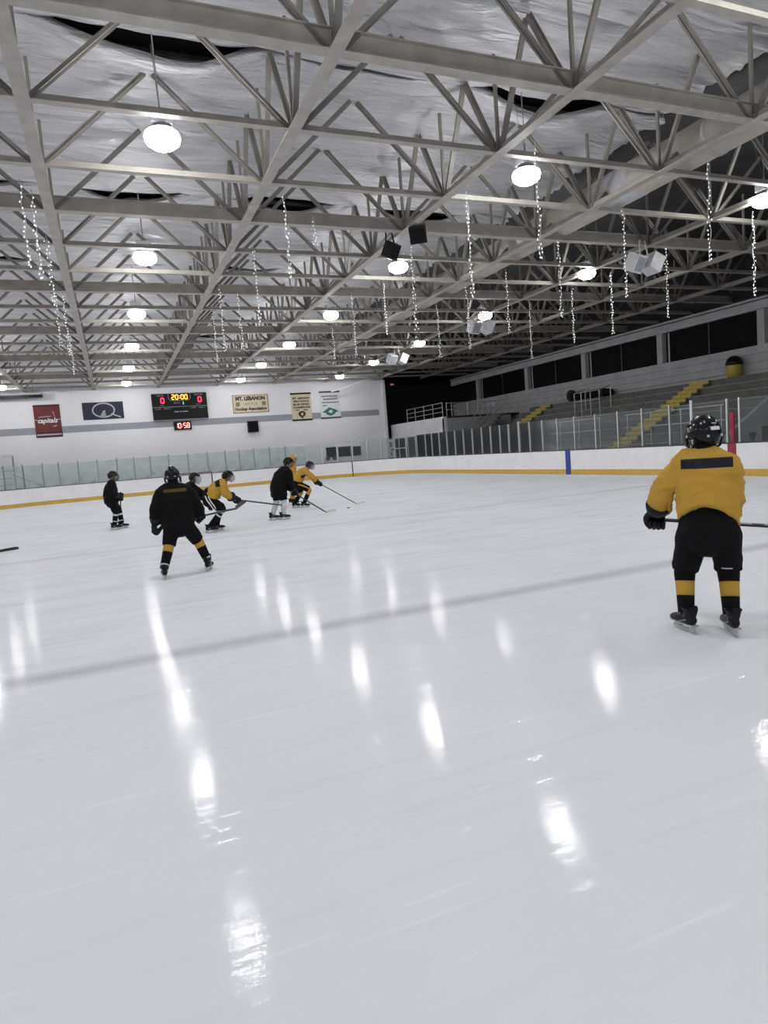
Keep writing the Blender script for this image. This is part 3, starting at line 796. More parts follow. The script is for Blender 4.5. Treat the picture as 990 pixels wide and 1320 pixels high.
for s in (-1, 1):
    for i in range(1, 8): b.tube([(s*.93, i*.12, .05), (s*.92, i*.12*.6, 1.15)], .006, seg=4, cap='flat')
    for j in range(1, 9): b.tube([(s*.92, 0, j*.13), (s*.94, .95-.5*j/9, j*.13)], .006, seg=4, cap='flat')
link('netting', b, M['net'], t)

# ------------------------------------------------------------------ bleachers
PX, KY = 26.2, 1.0275
X0, ROWN, RISE, RUN, YB0, YB1 = 20.5, 8, .375, .715, 16.9, 36.0
AIS = [22.48, 34.1]; AW = .62
b = B()
for i in range(ROWN):
    b.box(((X0+RUN*i+PX)/2, (YB0+YB1)/2, (1.08+RISE*i)-.19 if i else .53), (PX-X0-RUN*i, YB1-YB0, .37 if i else 1.06))
struct('bleacher_steps', b, M['concrete'])
secs = [(YB0+.05, AIS[0]-AW, 'near'), (AIS[0]+AW, AIS[1]-AW, 'middle'), (AIS[1]+AW, YB1-.05, 'far')]
for i in range(ROWN-1):
    for ya, yb, nm in secs:
        x = X0+RUN*i; z = 1.08+RISE*i
        t = thing('bleacher_bench', 'grey bleacher bench in the %s section, %s row up from the ice' % (nm, nth(i)), 'bench', (x, (ya+yb)/2, z), (0, 0, 0), 'grey bleacher benches')
        b = B(); b.box((.16, 0, .035), (.34, yb-ya, .05)); link('seat_plank', b, M['bench'], t, bevel=.008)
        b = B(); b.box((.05, 0, -.035), (.03, yb-ya, .09)); tag(link('seat_shade_strip', b, M['cap'], t), 'dark strip standing in for shade under the seat')  # dark strip added as the shadow gap beneath the plank
st = None; fst = True
for a, an in zip(AIS, ('near', 'far')):
    for i in range(ROWN*2-1):
        x = X0-.18+RUN*i/2; z = 1.08+RISE*(i/2)-.12
        t = thing('aisle_step', 'worn yellow step in the %s aisle of the bleachers, %s step up' % (an, nth(i)), 'step', (x, a, z), (0, 0, 0), 'yellow aisle steps')
        b = B(); b.box((.178, 0, .02), (.35, AW*1.75, .18)); link('step_block', b, M['concrete'], t)
        b = B(); b.box((.15, 0, .12), (.29, AW*1.75, .02)); b.box((-.004, 0, .045), (.012, AW*1.75, .13)); tag(link('painted_nosing', b, M['yellow_step'], t), 'yellow painted nosing')
b = B(); b.box((PX+.12, 26.5, 2.5), (.24, 42, 4.90)); b.box((PX-.03, 26.5, 3.93), (.1, 42, .05)); struct('wall_parapet', b, M['parapet'])
b = B()
for z in (4.24, 4.6): b.box((PX-.005, 26.5, z), (.012, 42, .012))
struct('trim_2', b, M['charcoal'])
cols = [KY*y for y in (7.9, 13.6, 19.4, 24.85, 30.5, 36.1, 42.3)]
for i, y in enumerate(cols):
    b = B(); b.box((PX+.1, y, 5.7), (.3, .34, 1.5)); b.box((PX+.2, y-.4, 5.7), (.06, .10, 1.5)); struct('trim_%d' % (i+3), b, M['parapet'])
b = B(); b.box((PX+.1, 26.5, 6.63), (.35, 42, .35)); b.box((PX, 26.5, 6.45), (.25, 42, .05)); b.box((PX-.05, 26.5, 6.89), (.2, 42, .10)); struct('trim_10', b, M['parapet'])
b = B(); b.box((PX+.25, 26.5, 8.0), (.12, 42, 2.3)); struct('wall_clerestory', b, M['charcoal'])
for i, (ya, yb) in enumerate(zip(cols[:-1], cols[1:])):
    w = tag(bpy.data.objects.new('window_%d' % (i+4), None), kind='structure'); COL.objects.link(w); w.location = (PX+.18, (ya+yb)/2, 5.7)
    b = B(); b.box((0, 0, 0), (.012, yb-ya-.5, 1.48)); link('window_pane', b, M['dark_glass'], w)
    b = B(); b.box((-.01, 0, 0), (.05, .05, 1.48)); link('mullion', b, M['cap'], w)
b = B(); b.box((27.7, 27, 4.86), (2.6, 44, .1)); struct('floor_concourse', b, M['dark_room'])
# near end wall of the stand
b = B(); b.prism([(X0-.3, 0), (PX, 0), (PX, 4.7), (25.4, 4.32), (X0-.3, 1.30)], .16, (0, YB0-.1, 0), (1, 0, 0), (0, 0, 1), (0, 1, 0)); struct('wall_stand_end', b, M['endwall'])
d = tag(bpy.data.objects.new('door_1', None), kind='structure'); COL.objects.link(d); d.location = (22.35, YB0-.19, 0)
b = B(); b.box((0, -.01, .75), (1.1, .03, 1.5)); link('door_opening', b, M['black_matte'], d)
b = B()
for x in (-.58, .58): b.box((x, -.01, .76), (.06, .05, 1.54))
b.box((0, -.01, 1.53), (1.22, .05, .06)); link('door_frame', b, M['endwall'], d)
t = thing('call_box', 'small dark box on the grey-blue end wall of the bleachers', 'box', (21.34, YB0-.19, 1.18))
b = B(); b.box((0, -.05, .05), (.22, .1, .18)); b.box((0, -.04, -.09), (.12, .08, .12)); link('box_body', b, M['cap'], t, bevel=.01)
# bin on the top walkway
t = thing('waste_bin', 'yellow waste bin with a black dome lid at the top of the bleachers', 'bin', (25.8, 20.98, 3.705))
b = B(); b.lathe([(.26, 0), (.30, .02), (.31, .53), (.30, .55)], seg=24); link('bin_body', b, M['bin_yellow'], t, True)
b = B(); b.lathe([(.345, .53), (.36, .59), (.34, .67), (.28, .81), (.16, .91), (.03, .94)], seg=24); b.tube([(-.34, 0, .57), (-.34, .1, .57)], .03, seg=8); link('dome_lid', b, M['black_plastic'], t, True)
# long black bundle with wheels
t = thing('rolled_tarp', 'long black rolled bundle lying along the top bleacher row', 'tarp', (25.8, 30.5, 3.705))
b = B(); b.tube([(0, -1.75, .20), (0, -.8, .26), (0, .6, .25), (0, 1.5, .32)], [.19, .23, .21, .22], seg=16, sub=4); link('rolled_cover', b, M['black_matte'], t, True)
b = B(); b.tube([(-.1, 1.62, .35), (.1, 1.62, .35)], .34, seg=20, cap='flat'); link('end_wheel', b, M['black_plastic'], t, bevel=.02)
b = B()
for y in (-1.2, 0, 1.1): b.tube([(0, y-.03, .25), (0, y+.03, .25)], .24, seg=16, cap='flat')
link('strap', b, M['cap'], t)
def railing(name, label, posts, rails, m, base, grp=None):
    t = thing(name, label, 'railing', base, (0, 0, 0), grp); o = V(base)
    for p in posts: b = B(); b.tube([V(p[0])-o, V(p[1])-o], .024, seg=8); link('rail_post', b, m, t, True)
    for r in rails: b = B(); b.tube([V(q)-o for q in r], .022, seg=8); link('rail_bar', b, m, t, True)
    return t
fy = [17.0, 18.8, 20.3, 21.6]
railing('guard_rail', 'pale metal guard rail at the foot of the near bleacher section', [((20.2, y, 1.06), (20.2, y, 2.40)) for y in fy], [((20.2, 16.9, z), (20.2, 21.7, z)) for z in (2.38, 1.84)], M['rail'], (20.2, 19.3, 1.06))
b = B(); b.box((19.6, 28.0, .52), (2.0, 26, 1.04)); struct('floor_walkway', b, M['concrete'])
fy = [23.3, 24.7, 26.1, 27.5]
railing('guard_rail', 'pale metal guard rail at the foot of the middle bleacher section', [((20.2, y, 1.06), (20.2, y, 2.40)) for y in fy], [((20.2, 23.3, z), (20.2, 27.5, z)) for z in (2.38, 1.84)], M['rail'], (20.2, 25.4, 1.06))
railing('guard_rail', 'tall pale guard rail round the platform part way up the bleachers', [((23.9, y, 2.66), (23.9, y, 3.98)) for y in (27.5, 28.2, 28.94, 29.5)]+[((24.65, y, 3.0), (24.65, y, 4.2)) for y in (27.5, 29.5)], [((23.9, 27.5, 3.97), (23.9, 29.5, 3.97)), ((23.9, 27.5, 3.5), (23.9, 29.5, 3.5)), ((23.9, 27.5, 3.97), (24.65, 27.5, 4.2)), ((23.9, 29.5, 3.97), (24.65, 29.5, 4.2))], M['rail'], (23.9, 28.5, 2.66))
# mezzanine at the far corner
b = B(); b.box((20.42, 42.6, 2.73), (.24, 8.8, 1.66)); b.box((20.42, 39.4, .95), (.24, 2.4, 1.9)); b.box((20.42, 46.3, .95), (.24, 1.4, 1.9)); b.box((20.42, 42.6, .3), (.24, 8.8, .6)); struct('wall_mezzanine_side', b, M['mezz'])
b = B(); b.box((22.9, 38.3, 1.73), (5.2, .2, 3.46)); struct('wall_mezzanine_front', b, M['endwall'])
b = B(); b.box((24.6, 44.4, 3.50), (8.4, 12.4, .12)); struct('floor_mezzanine', b, M['dark_room'])
b = B(); b.box((22.6, 46.0, 1.5), (.2, 15, 3.0)); struct('wall_under_mezzanine', b, M['dark_room'])
fy = [38.5, 39.9, 41.3, 42.7, 44.1]
railing('guard_rail', 'pale guard rail along the edge of the mezzanine in the far corner', [((20.42, y, 3.56), (20.42, y, 4.50)) for y in fy], [((20.42, 38.5, z), (20.42, 44.1, z)) for z in (4.48, 4.18, 3.88)], M['rail'], (20.42, 41.3, 3.56))
railing('guard_rail', 'pale guard rail on the front edge of the mezzanine in the far corner', [((x, 38.3, 3.5), (x, 38.3, 4.45)) for x in (20.62, 21.0, 22.2, 23.0, 23.4, 23.8, 24.2)], [((20.62, 38.3, z), (24.4, 38.3, z)) for z in (4.43, 4.0)], M['rail'], (22.5, 38.3, 3.5))
t = thing('stair_flight', 'grey stair flight against the mezzanine front wall with slanting rails', 'stairs', (20.9, 37.1, 1.06))
for i in range(12):
    b = B(); b.box((.22*i+.11, 0, .1+.2*i-.1*i*0), (.26, 1.9, .20)); link('tread', b, M['concrete'], t)
for y in (-.9, .9):
    for z in (.95, .55): b = B(); b.tube([(-.1, y, z), (2.6, y, z+2.35)], .024, seg=8); link('stair_rail', b, M['rail'], t, True)
# openings in the mezzanine side wall
def side_open(n, kind, y0, y1, z0, z1, cols, rows):
    w = tag(bpy.data.objects.new('%s_%d' % (kind, n), None), kind='structure'); COL.objects.link(w); w.location = (20.29, 0, 0)
    b = B(); b.box((0, (y0+y1)/2, (z0+z1)/2), (.03, y1-y0, z1-z0)); link(kind+'_pane', b, M['dark_glass'], w)
    b = B()
    for i in range(cols+1): b.box((-.02, y0+(y1-y0)*i/cols, (z0+z1)/2), (.05, .09, z1-z0))
    for j in range(rows+1): b.box((-.02, (y0+y1)/2, z0+(z1-z0)*j/rows), (.05, y1-y0, .08))
    link(kind+'_frame', b, M['mezz'], w)
side_open(10, 'window', 44.4, 46.8, .95, 2.5, 2, 2); side_open(2, 'door', 41.4, 44.0, .05, 2.52, 2, 1)
t = thing('poster', 'pale poster with dark shapes beside the white wall edge in the far corner', 'poster', (19.86, 46.3, 1.75), (0, 0, 0))
b = B(); b.box((.2, 0, 0), (.6, .03, 1.4)); link('sheet', b, M['banner_white'], t)
b = B()
for x, z, w, h in ((.0, .3, .22, .4), (.3, .35, .16, .5), (.15, -.1, .3, .16), (.02, -.4, .14, .3), (.34, -.3, .16, .2)): b.box((x, -.02, z), (w, .015, h))
link('printed_shape', b, M['dark_alu'], t)
for (x, y, h, w), l in zip(((19.55, 39.3, 2.1, .32), (19.6, 38.1, 1.75, .26)), ('taller', 'shorter')):
    t = thing('equipment_bag', 'dark equipment bag standing behind the corner glass, the %s of two' % l, 'bag', (x, y, 0))
    b = B(); b.tube([(0, 0, .15), (0, 0, h*.5), (0, .03, h*.82), (0, .02, h-.1)], [(w, w*.8), (w*1.05, w*.9), (w*.8, w*.7), (w*.35, w*.3)], seg=14, sub=3); link('bag_body', b, M['dark_room'], t, True)
    b = B(); b.tube([(0, 0, h-.08), (.05, 0, h+.05), (.1, 0, h-.08)], .02, seg=6, sub=3); link('handle', b, M['cap'], t, True)
t = thing('exit_light', 'small glowing red light on the dark ceiling of the far corner', 'exit light', (20.9, 47.6, 6.75))
b = B(); b.box((0, 0, 0), (.5, .12, .24)); link('case', b, M['cap'], t)
b = B(); b.box((0, -.07, 0), (.22, .02, .10)); link('glow_panel', b, M['exit_red'], t)
b = B(); b.tube([(15.2, 45.6, 6.2), (16.2, 45.6, 6.42), (17.2, 45.6, 6.75), (18.1, 45.6, 7.05)], .035, seg=8, sub=4); tag(link('cable', b, M['white_board'], None, True), 'white cable sloping up from the green banner to the roof', 'cable')

# ------------------------------------------------------------------ roof speakers
def speaker_cluster(x, y, z, m, grille, label, n, hang_z, size, yaw0):
    t = thing('speaker_cluster' if n > 1 else 'roof_speaker', label, 'speaker', (x, y, z), (0, 0, 0))
    for i in range(n):
        s = i-(n-1)/2; rot = Matrix.Rotation(R(yaw0+s*70), 3, 'Z') @ Matrix.Rotation(R(28), 3, 'X')
        c = V((s*size*1.25, abs(s)*.05, 0)); b = B()
        prof = [(-size*.5, -size*.35), (size*.5, -size*.35), (size*.38, size*.35), (-size*.38, size*.35)]
        b.prism(prof, size*.95, c, rot @ V((1, 0, 0)), rot @ V((0, 1, 0)), rot @ V((0, 0, 1)))
        k = link('cabinet', b, m, t, bevel=.012)
        b = B(); b.box(c+rot @ V((0, -size*.36, 0)), (size*.78, .02, size*.74), rot); link('grille', b, grille, k)
    b = B()
    for s in (-.3, .3): b.bar((s*size, 0, size*.3), (s*size*.6, .05, hang_z-z), .03, .03, (0, 1, 0))
    link('bracket', b, M['steel'] if m is not M['black_plastic'] else m, t)
speaker_cluster(6.90, 15.15, 6.62, M['black_plastic'], M['black_matte'], 'black roof speaker hung left and lower of the two black ones', 1, 7.1, .40, 35)
speaker_cluster(7.42, 14.6, 6.86, M['black_plastic'], M['black_matte'], 'black roof speaker hung right and higher of the two black ones', 1, 7.1, .42, -35)
for (x, y), l in zip(((14.5, 14.6), (14.5, 23.5), (14.4, 31.8)), ('nearest', 'middle', 'farthest')):
    speaker_cluster(x, y, 6.42, M['speaker_white'], M['speaker_grille'], 'twin white roof speakers over the bleacher side, the %s of three pairs' % l, 2, 7.05, .52, 55)
# ------------------------------------------------------------------ people and sticks
def frame_of(f, up=(0, 0, 1), pitch=0.0):
    f = V(f).normalized(); s = f.cross(V(up)).normalized(); u = s.cross(f)
    if pitch:
        f, u = f*math.cos(pitch)-u*math.sin(pitch), u*math.cos(pitch)+f*math.sin(pitch)
    return s, f, u
def mat_of(C, s, f, u): return Matrix(((s.x, f.x, u.x, C.x), (s.y, f.y, u.y, C.y), (s.z, f.z, u.z, C.z), (0, 0, 0, 1)))
def xf(b, m):
    b.v = [tuple(m @ V(p)) for p in b.v]; return b

def skate_parts():
    b = B()
    b.tube([(0, -.085, .118), (0, -.05, .112), (0, .02, .108), (0, .09, .104), (0, .15, .098), (0, .185, .094)], [(.034, .040), (.039, .050), (.041, .048), (.046, .043), (.042, .036), (.030, .026)], seg=16, ref=(1, 0, 0), sub=2)
    b.tube([(0, -.03, .11), (0, -.038, .155), (0, -.040, .20), (0, -.042, .225)], [(.044, .064), (.041, .056), (.058, .066), (.070, .076)], seg=20, ref=(1, 0, 0), sub=2, cap='flat')
    b.tube([(0, -.085, .15), (0, -.100, .20), (0, -.112, .238)], [(.034, .014), (.040, .012), (.030, .008)], seg=12, ref=(1, 0, 0), sub=2)
    b.tube([(0, .02, .16), (0, .045, .22), (0, .068, .262)], [(.042, .014), (.05, .013), (.042, .009)], seg=12, ref=(1, 0, 0), sub=2)
    boot = fuse(b, .007, 2, 'boot')
    b = B()
    for y0, y1, yb0, yb1 in ((-.115, -.03, -.105, -.05), (.055, .165, .075, .145)):
        b.prism([(y0, .070), (y1, .070), (yb1, .030), (yb0, .030)], .022, (0, 0, 0), (0, 1, 0), (0, 0, 1), (1, 0, 0))
    b.prism([(-.125, .035), (.165, .035), (.175, .026), (-.13, .024)], .016, (0, 0, 0), (0, 1, 0), (0, 0, 1), (1, 0, 0))
    b.prism([(-.12, .076), (.19, .076), (.17, .066), (-.11, .064)], .066, (0, 0, 0), (0, 1, 0), (0, 0, 1), (1, 0, 0))
    holder = b.mesh('blade_holder')
    b = B(); b.prism([(-.14, .028), (.185, .028), (.18, .014), (.15, .002), (.09, 0), (-.09, 0), (-.13, .006)], .005, (0, 0, 0), (0, 1, 0), (0, 0, 1), (1, 0, 0)); blade = b.mesh('blade')
    b = B()
    for i in range(5):
        y = .045+.018*i; z = .162-.010*i
        b.tube([(-.03, y-.006, z-.004), (0, y, z+.004), (.03, y+.006, z-.004)], .003, seg=5, sub=3, cap='flat')
    b.tube([(.0, .04, .17), (.04, .03, .16), (.055, .0, .12), (.045, -.03, .10)], .003, seg=5, sub=4); lace = b.mesh('lace')
    b = B(); b.tube([(-.042, .05, .085), (-.045, .0, .10), (-.043, -.05, .12)], .005, seg=5, sub=3); b.tube([(.042, .05, .085), (.045, .0, .10), (.043, -.05, .12)], .005, seg=5, sub=3); trim = b.mesh('boot_trim')
    return boot, holder, blade, lace, trim
SK = skate_parts()
for me, m in zip(SK, ('boot', 'holder', 'blade', 'lace', 'boot_grey')): me.materials.append(M[m])
SK[0].polygons.foreach_set('use_smooth', [True]*len(SK[0].polygons))
def add_skate(parent, ankle, toe, lift=0.0, tilt=0.0):
    o = link('skate', SK[0], None, parent, loc=(ankle.x, ankle.y, lift), rot=(tilt, 0, math.atan2(-toe[0], toe[1])))
    for n, me in zip(('blade_holder', 'blade', 'lace', 'boot_trim'), SK[1:]): link(n, me, None, o)
    return o

def add_glove(parent, wrist, grip, axis, m, side, K=1.25):
    """padded glove with its four fingers and thumb closed round a shaft along axis through grip"""
    d = (grip-wrist).normalized(); g = V(axis); g = (g-d*g.dot(d)).normalized(); n = g.cross(d)
    if n.z < 0 and abs(d.z) < .8: n = -n
    o0 = grip-d*.10*K
    P = lambda a, c, e: o0+(d*a+g*c+n*e)*K
    b = B()
    def T(ps, rs, **kw): b.tube(ps, [(x[0]*K, x[1]*K) if isinstance(x, tuple) else (x*K, x*K) for x in rs], **kw)
    T([P(-.075, 0, 0), P(-.03, 0, 0), P(.02, 0, .005)], [(.088, .084), (.082, .076), (.054, .044)], seg=14, ref=g, sub=2, cap='flat')     # cuff
    T([P(.0, 0, .016), P(.06, 0, .026), P(.118, 0, .028)], [(.048, .032), (.056, .034), (.054, .026)], seg=14, ref=g, sub=2)  # back of the hand
    T([P(.03, 0, .032), P(.065, 0, .042)], [(.04, .022), (.042, .02)], seg=10, ref=g)
    for i, (c, l) in enumerate(((-.042, .92), (-.014, 1.04), (.014, 1.0), (.042, .84))):
        T([P(.115, c, .024), P(.115+.040*l, c*1.04, .006), P(.115+.036*l, c*1.04, -.034), P(.105, c, -.046), P(.085, c, -.040)], [.0175, .0175, .016, .0145, .013], seg=8, sub=3)
        T([P(.122, c, .034), P(.122+.02*l, c*1.03, .024)], [.0165, .0165], seg=8)
    s = -1 if side == 'L' else 1
    T([P(.03, s*.045, .005), P(.07, s*.072, -.012), P(.105, s*.062, -.036), P(.125, s*.045, -.046)], [.024, .023, .020, .016], seg=9, sub=3)
    return link('glove', b, m, parent, True)

def helmet_mesh():
    b = B(); NA, NR = 56, 18; vs = []
    for i in range(NR+1):
        for k in range(NA):
            a = 2*math.pi*k/NA; fr = math.sin(a)
            zc = (.035 if fr > 0 else -.048)*abs(fr)**1.5*(1 if fr > 0 else 1)+(-.045)*(1-abs(fr)**1.5)+(-.04*max(0, -fr)**2)
            pm = math.acos(max(-1, min(1, zc/.132))); ph = pm*i/NR
            x = .112*math.sin(ph)*math.cos(a); y = .138*math.sin(ph)*math.sin(a); z = .132*math.cos(ph)
            k1 = 1.0
            k1 += .035*(1/(1+math.exp(-(abs(x)-.052)*260))-1)*-1*(1 if z > .02 else .4)       # raised middle panel
            k1 += .022/(1+math.exp((z-.035)*300))                                             # lower band stands proud
            k1 -= .025*math.exp(-((abs(x)-.052)/.006)**2)
            vs.append((x*k1, y*k1, z*k1))
    for k in range(NA):
        x, y, z = vs[NR*NA+k]; vs.append((x*.90, y*.90, z))
    n = NR+1
    for k in range(NA):
        x, y, z = vs[(NR-3)*NA+k]; vs.append((x*.90, y*.90, z*.9))
    fs = [(i*NA+k, i*NA+(k+1) % NA, (i+1)*NA+(k+1) % NA, (i+1)*NA+k) for i in range(n+1) for k in range(NA)]
    b.add(vs, fs); return b
def add_helmet(parent, C, s, f, u, m, cage=None, back_label=False, wire=1.0):
    T = mat_of(C, s, f, u)
    h = link('helmet', xf(helmet_mesh(), T), m, parent, True)
    slots = [(x, y, .1165 if y > 0 else .1225, .012, .03, .012) for x in (-.03, .03) for y in (.05, -.03)]+[(x*.097, .03, .06, .012, .04, .012) for x in (-1, 1)]
    for x, y, z, w, d, hh in slots:
        b = B(); b.box((x, y, z), (w, d, hh)); link('vent', xf(b, T), M['black_matte'], h)
    for x in (-1, 1):
        b = B(); b.tube([(x*.108, .045, -.035), (x*.112, .04, -.09), (x*.108, .0, -.11), (x*.108, -.04, -.09), (x*.110, -.05, -.04)], .009, seg=6, sub=3)
        link('ear_loop', xf(b, T), m, h, True)
    b = B(); b.tube([(-.108, .02, -.09), (-.06, .085, -.135), (0, .10, -.145), (.06, .085, -.135), (.108, .02, -.09)], .006, seg=6, sub=3); link('chin_strap', xf(b, T), M['black_plastic'], h, True)
    for c in ((-.052, -.134, -.03), (.052, -.134, -.03), (-.118, .03, -.02), (.118, .03, -.02)):
        b = B(); b.ball(c, .010, 8, 6); tag(link('rivet', xf(b, T), M['holder'], h, True), 'pale rivet on the helmet')
    if back_label:
        def patch(x0, x1, z0, z1):
            b = B(); N = 8; vs = []
            for sc in (1.0, .97):
                for i in range(N+1):
                    x = x0+(x1-x0)*i/N
                    for z in (z0, z1):
                        q = 1-(x/.115)**2-(z/.135)**2; y = -.152*math.sqrt(max(0, q)); vs.append((x*sc, y*sc, z))
            fs = [(2*i, 2*i+2, 2*i+3, 2*i+1) for i in range(N)]
            o = 2*(N+1); fs += [(o+2*i, o+2*i+1, o+2*i+3, o+2*i+2) for i in range(N)]
            fs += [(2*i, o+2*i, o+2*i+2, 2*i+2) for i in range(N)]+[(2*i+1, 2*i+3, o+2*i+3, o+2*i+1) for i in range(N)]+[(0, 1, o+1, o), (2*N, o+2*N, o+2*N+1, 2*N+1)]
            b.add(vs, fs); return b
        tag(link('back_sticker', xf(patch(-.034, .034, .012, .038), T), M['white_paint'], h), 'white rectangular sticker on the back of the helmet')
        b = patch(-.020, .016, .058, .068); tag(link('back_mark', xf(b, T), M['grey_paint'], h), 'small grey mark above the sticker')
    if cage:
        b = B()
        for z, r in ((.03, .15), (0, .162), (-.03, .167), (-.06, .165), (-.09, .155), (-.125, .135)):
            w = .105 if z > -.1 else .075
            b.tube([(-w, .05, z), (-w*.75, r*.80, z), (0, r, z), (w*.75, r*.80, z), (w, .05, z)], (.0035*wire), seg=5, sub=4, cap='flat')
        for x in (-.07, -.035, 0, .035, .07):
            b.tube([(x, .150-abs(x)*.6, .035), (x, .168-abs(x)*.6, -.03), (x, .158-abs(x)*.7, -.09), (x*.8, .136-abs(x)*.5, -.125)], (.0035*wire), seg=5, sub=3, cap='flat')
        link('face_cage', xf(b, T), cage, h, True)
    return h

def add_body(parent, J, vox):
    b = B(); C, s, f, u = J['C'], J['s'], J['f'], J['u']
    ax = (J['sR']-J['sL']).normalized()
    pel = (J['hL']+J['hR'])/2
    b.tube([pel, (pel+J['chest'])/2, J['chest'], J['neck']-V((0, 0, .05))], [(.15, .10), (.14, .095), (.16, .10), (.09, .07)], seg=16, ref=ax, sub=3)
    b.tube([J['neck']-V((0, 0, .08)), J['neck'], C-u*.06], [.07, .058, .056], seg=14, sub=3)
    b.ball(C+u*.015, (.078, .094, .098), 20, 14, Matrix((s, f, u)).transposed())
    b.tube([C+f*.02-u*.03, C+f*.048-u*.085], [(.062, .06), (.040, .034)], seg=14, ref=s)
    b.tube([C+f*.088+u*.012, C+f*.108-u*.022, C+f*.098-u*.034], [.009, .014, .012], seg=8)
    b.tube([C+f*.082+u*.03-s*.04, C+f*.090+u*.034, C+f*.082+u*.03+s*.04], .010, seg=8)
    for k in (-1, 1):
        b.ball(C+s*(k*.080)-u*.01-f*.005, (.012, .022, .032), 10, 8, Matrix((s, f, u)).transposed())
        b.ball(C+s*(k*.042)+f*.066-u*.025, .022, 10, 8)
    b.tube([C+f*.088-u*.058-s*.02, C+f*.094-u*.058, C+f*.088-u*.058+s*.02], .009, seg=8)
    b.ball(C+f*.076-u*.095, .020, 10, 8)
    for k in 'LR':
        sh, el, wr, gr = J['s'+k], J['e'+k], J['w'+k], J['g'+k]
        b.tube([J['chest']*.4+sh*.6, sh, el, wr], [.07, .058, .044, .031], seg=12, sub=3)
        b.tube([wr, wr+(gr-wr)*.55], [(.030, .026), (.036, .022)], seg=10, ref=(gr-wr).cross(V((0, 0, 1))))
        hp, kn, an, tt = J['h'+k], J['k'+k], J['a'+k], J['t'+k]
        b.tube([pel*.5+hp*.5, hp, kn, kn*.55+an*.45, an+V((0, 0, .02))], [.10, .092, .060, .050, .028], seg=14, sub=3)
        tv = V((tt[0], tt[1], 0)).normalized()
        b.tube([V((an.x, an.y, .115)), V((an.x, an.y, .108))+tv*.10], [.024, .020], seg=10)
    o = link('body', fuse(b, vox, 3, 'body'), M['skin'], parent, True)
    for k in (-1, 1):
        e = B(); e.ball(C+s*(k*.033)+f*.083+u*.008, (.014, .010, .009), 10, 8, Matrix((s, f, u)).transposed()); tag(link('eye', e, M['white_paint'], o, True), 'white of the eye')
        e = B(); e.ball(C+s*(k*.033)+f*.0915+u*.008, (.006, .004, .006), 8, 6, Matrix((s, f, u)).transposed()); link('pupil', e, M['black_matte'], o, True)
    e = B(); e.tube([C+f*.095-u*.058-s*.016, C+f*.102-u*.058, C+f*.095-u*.058+s*.016], .004, seg=6); link('mouth', e, M['banner_dkred'], o, True)
    return o

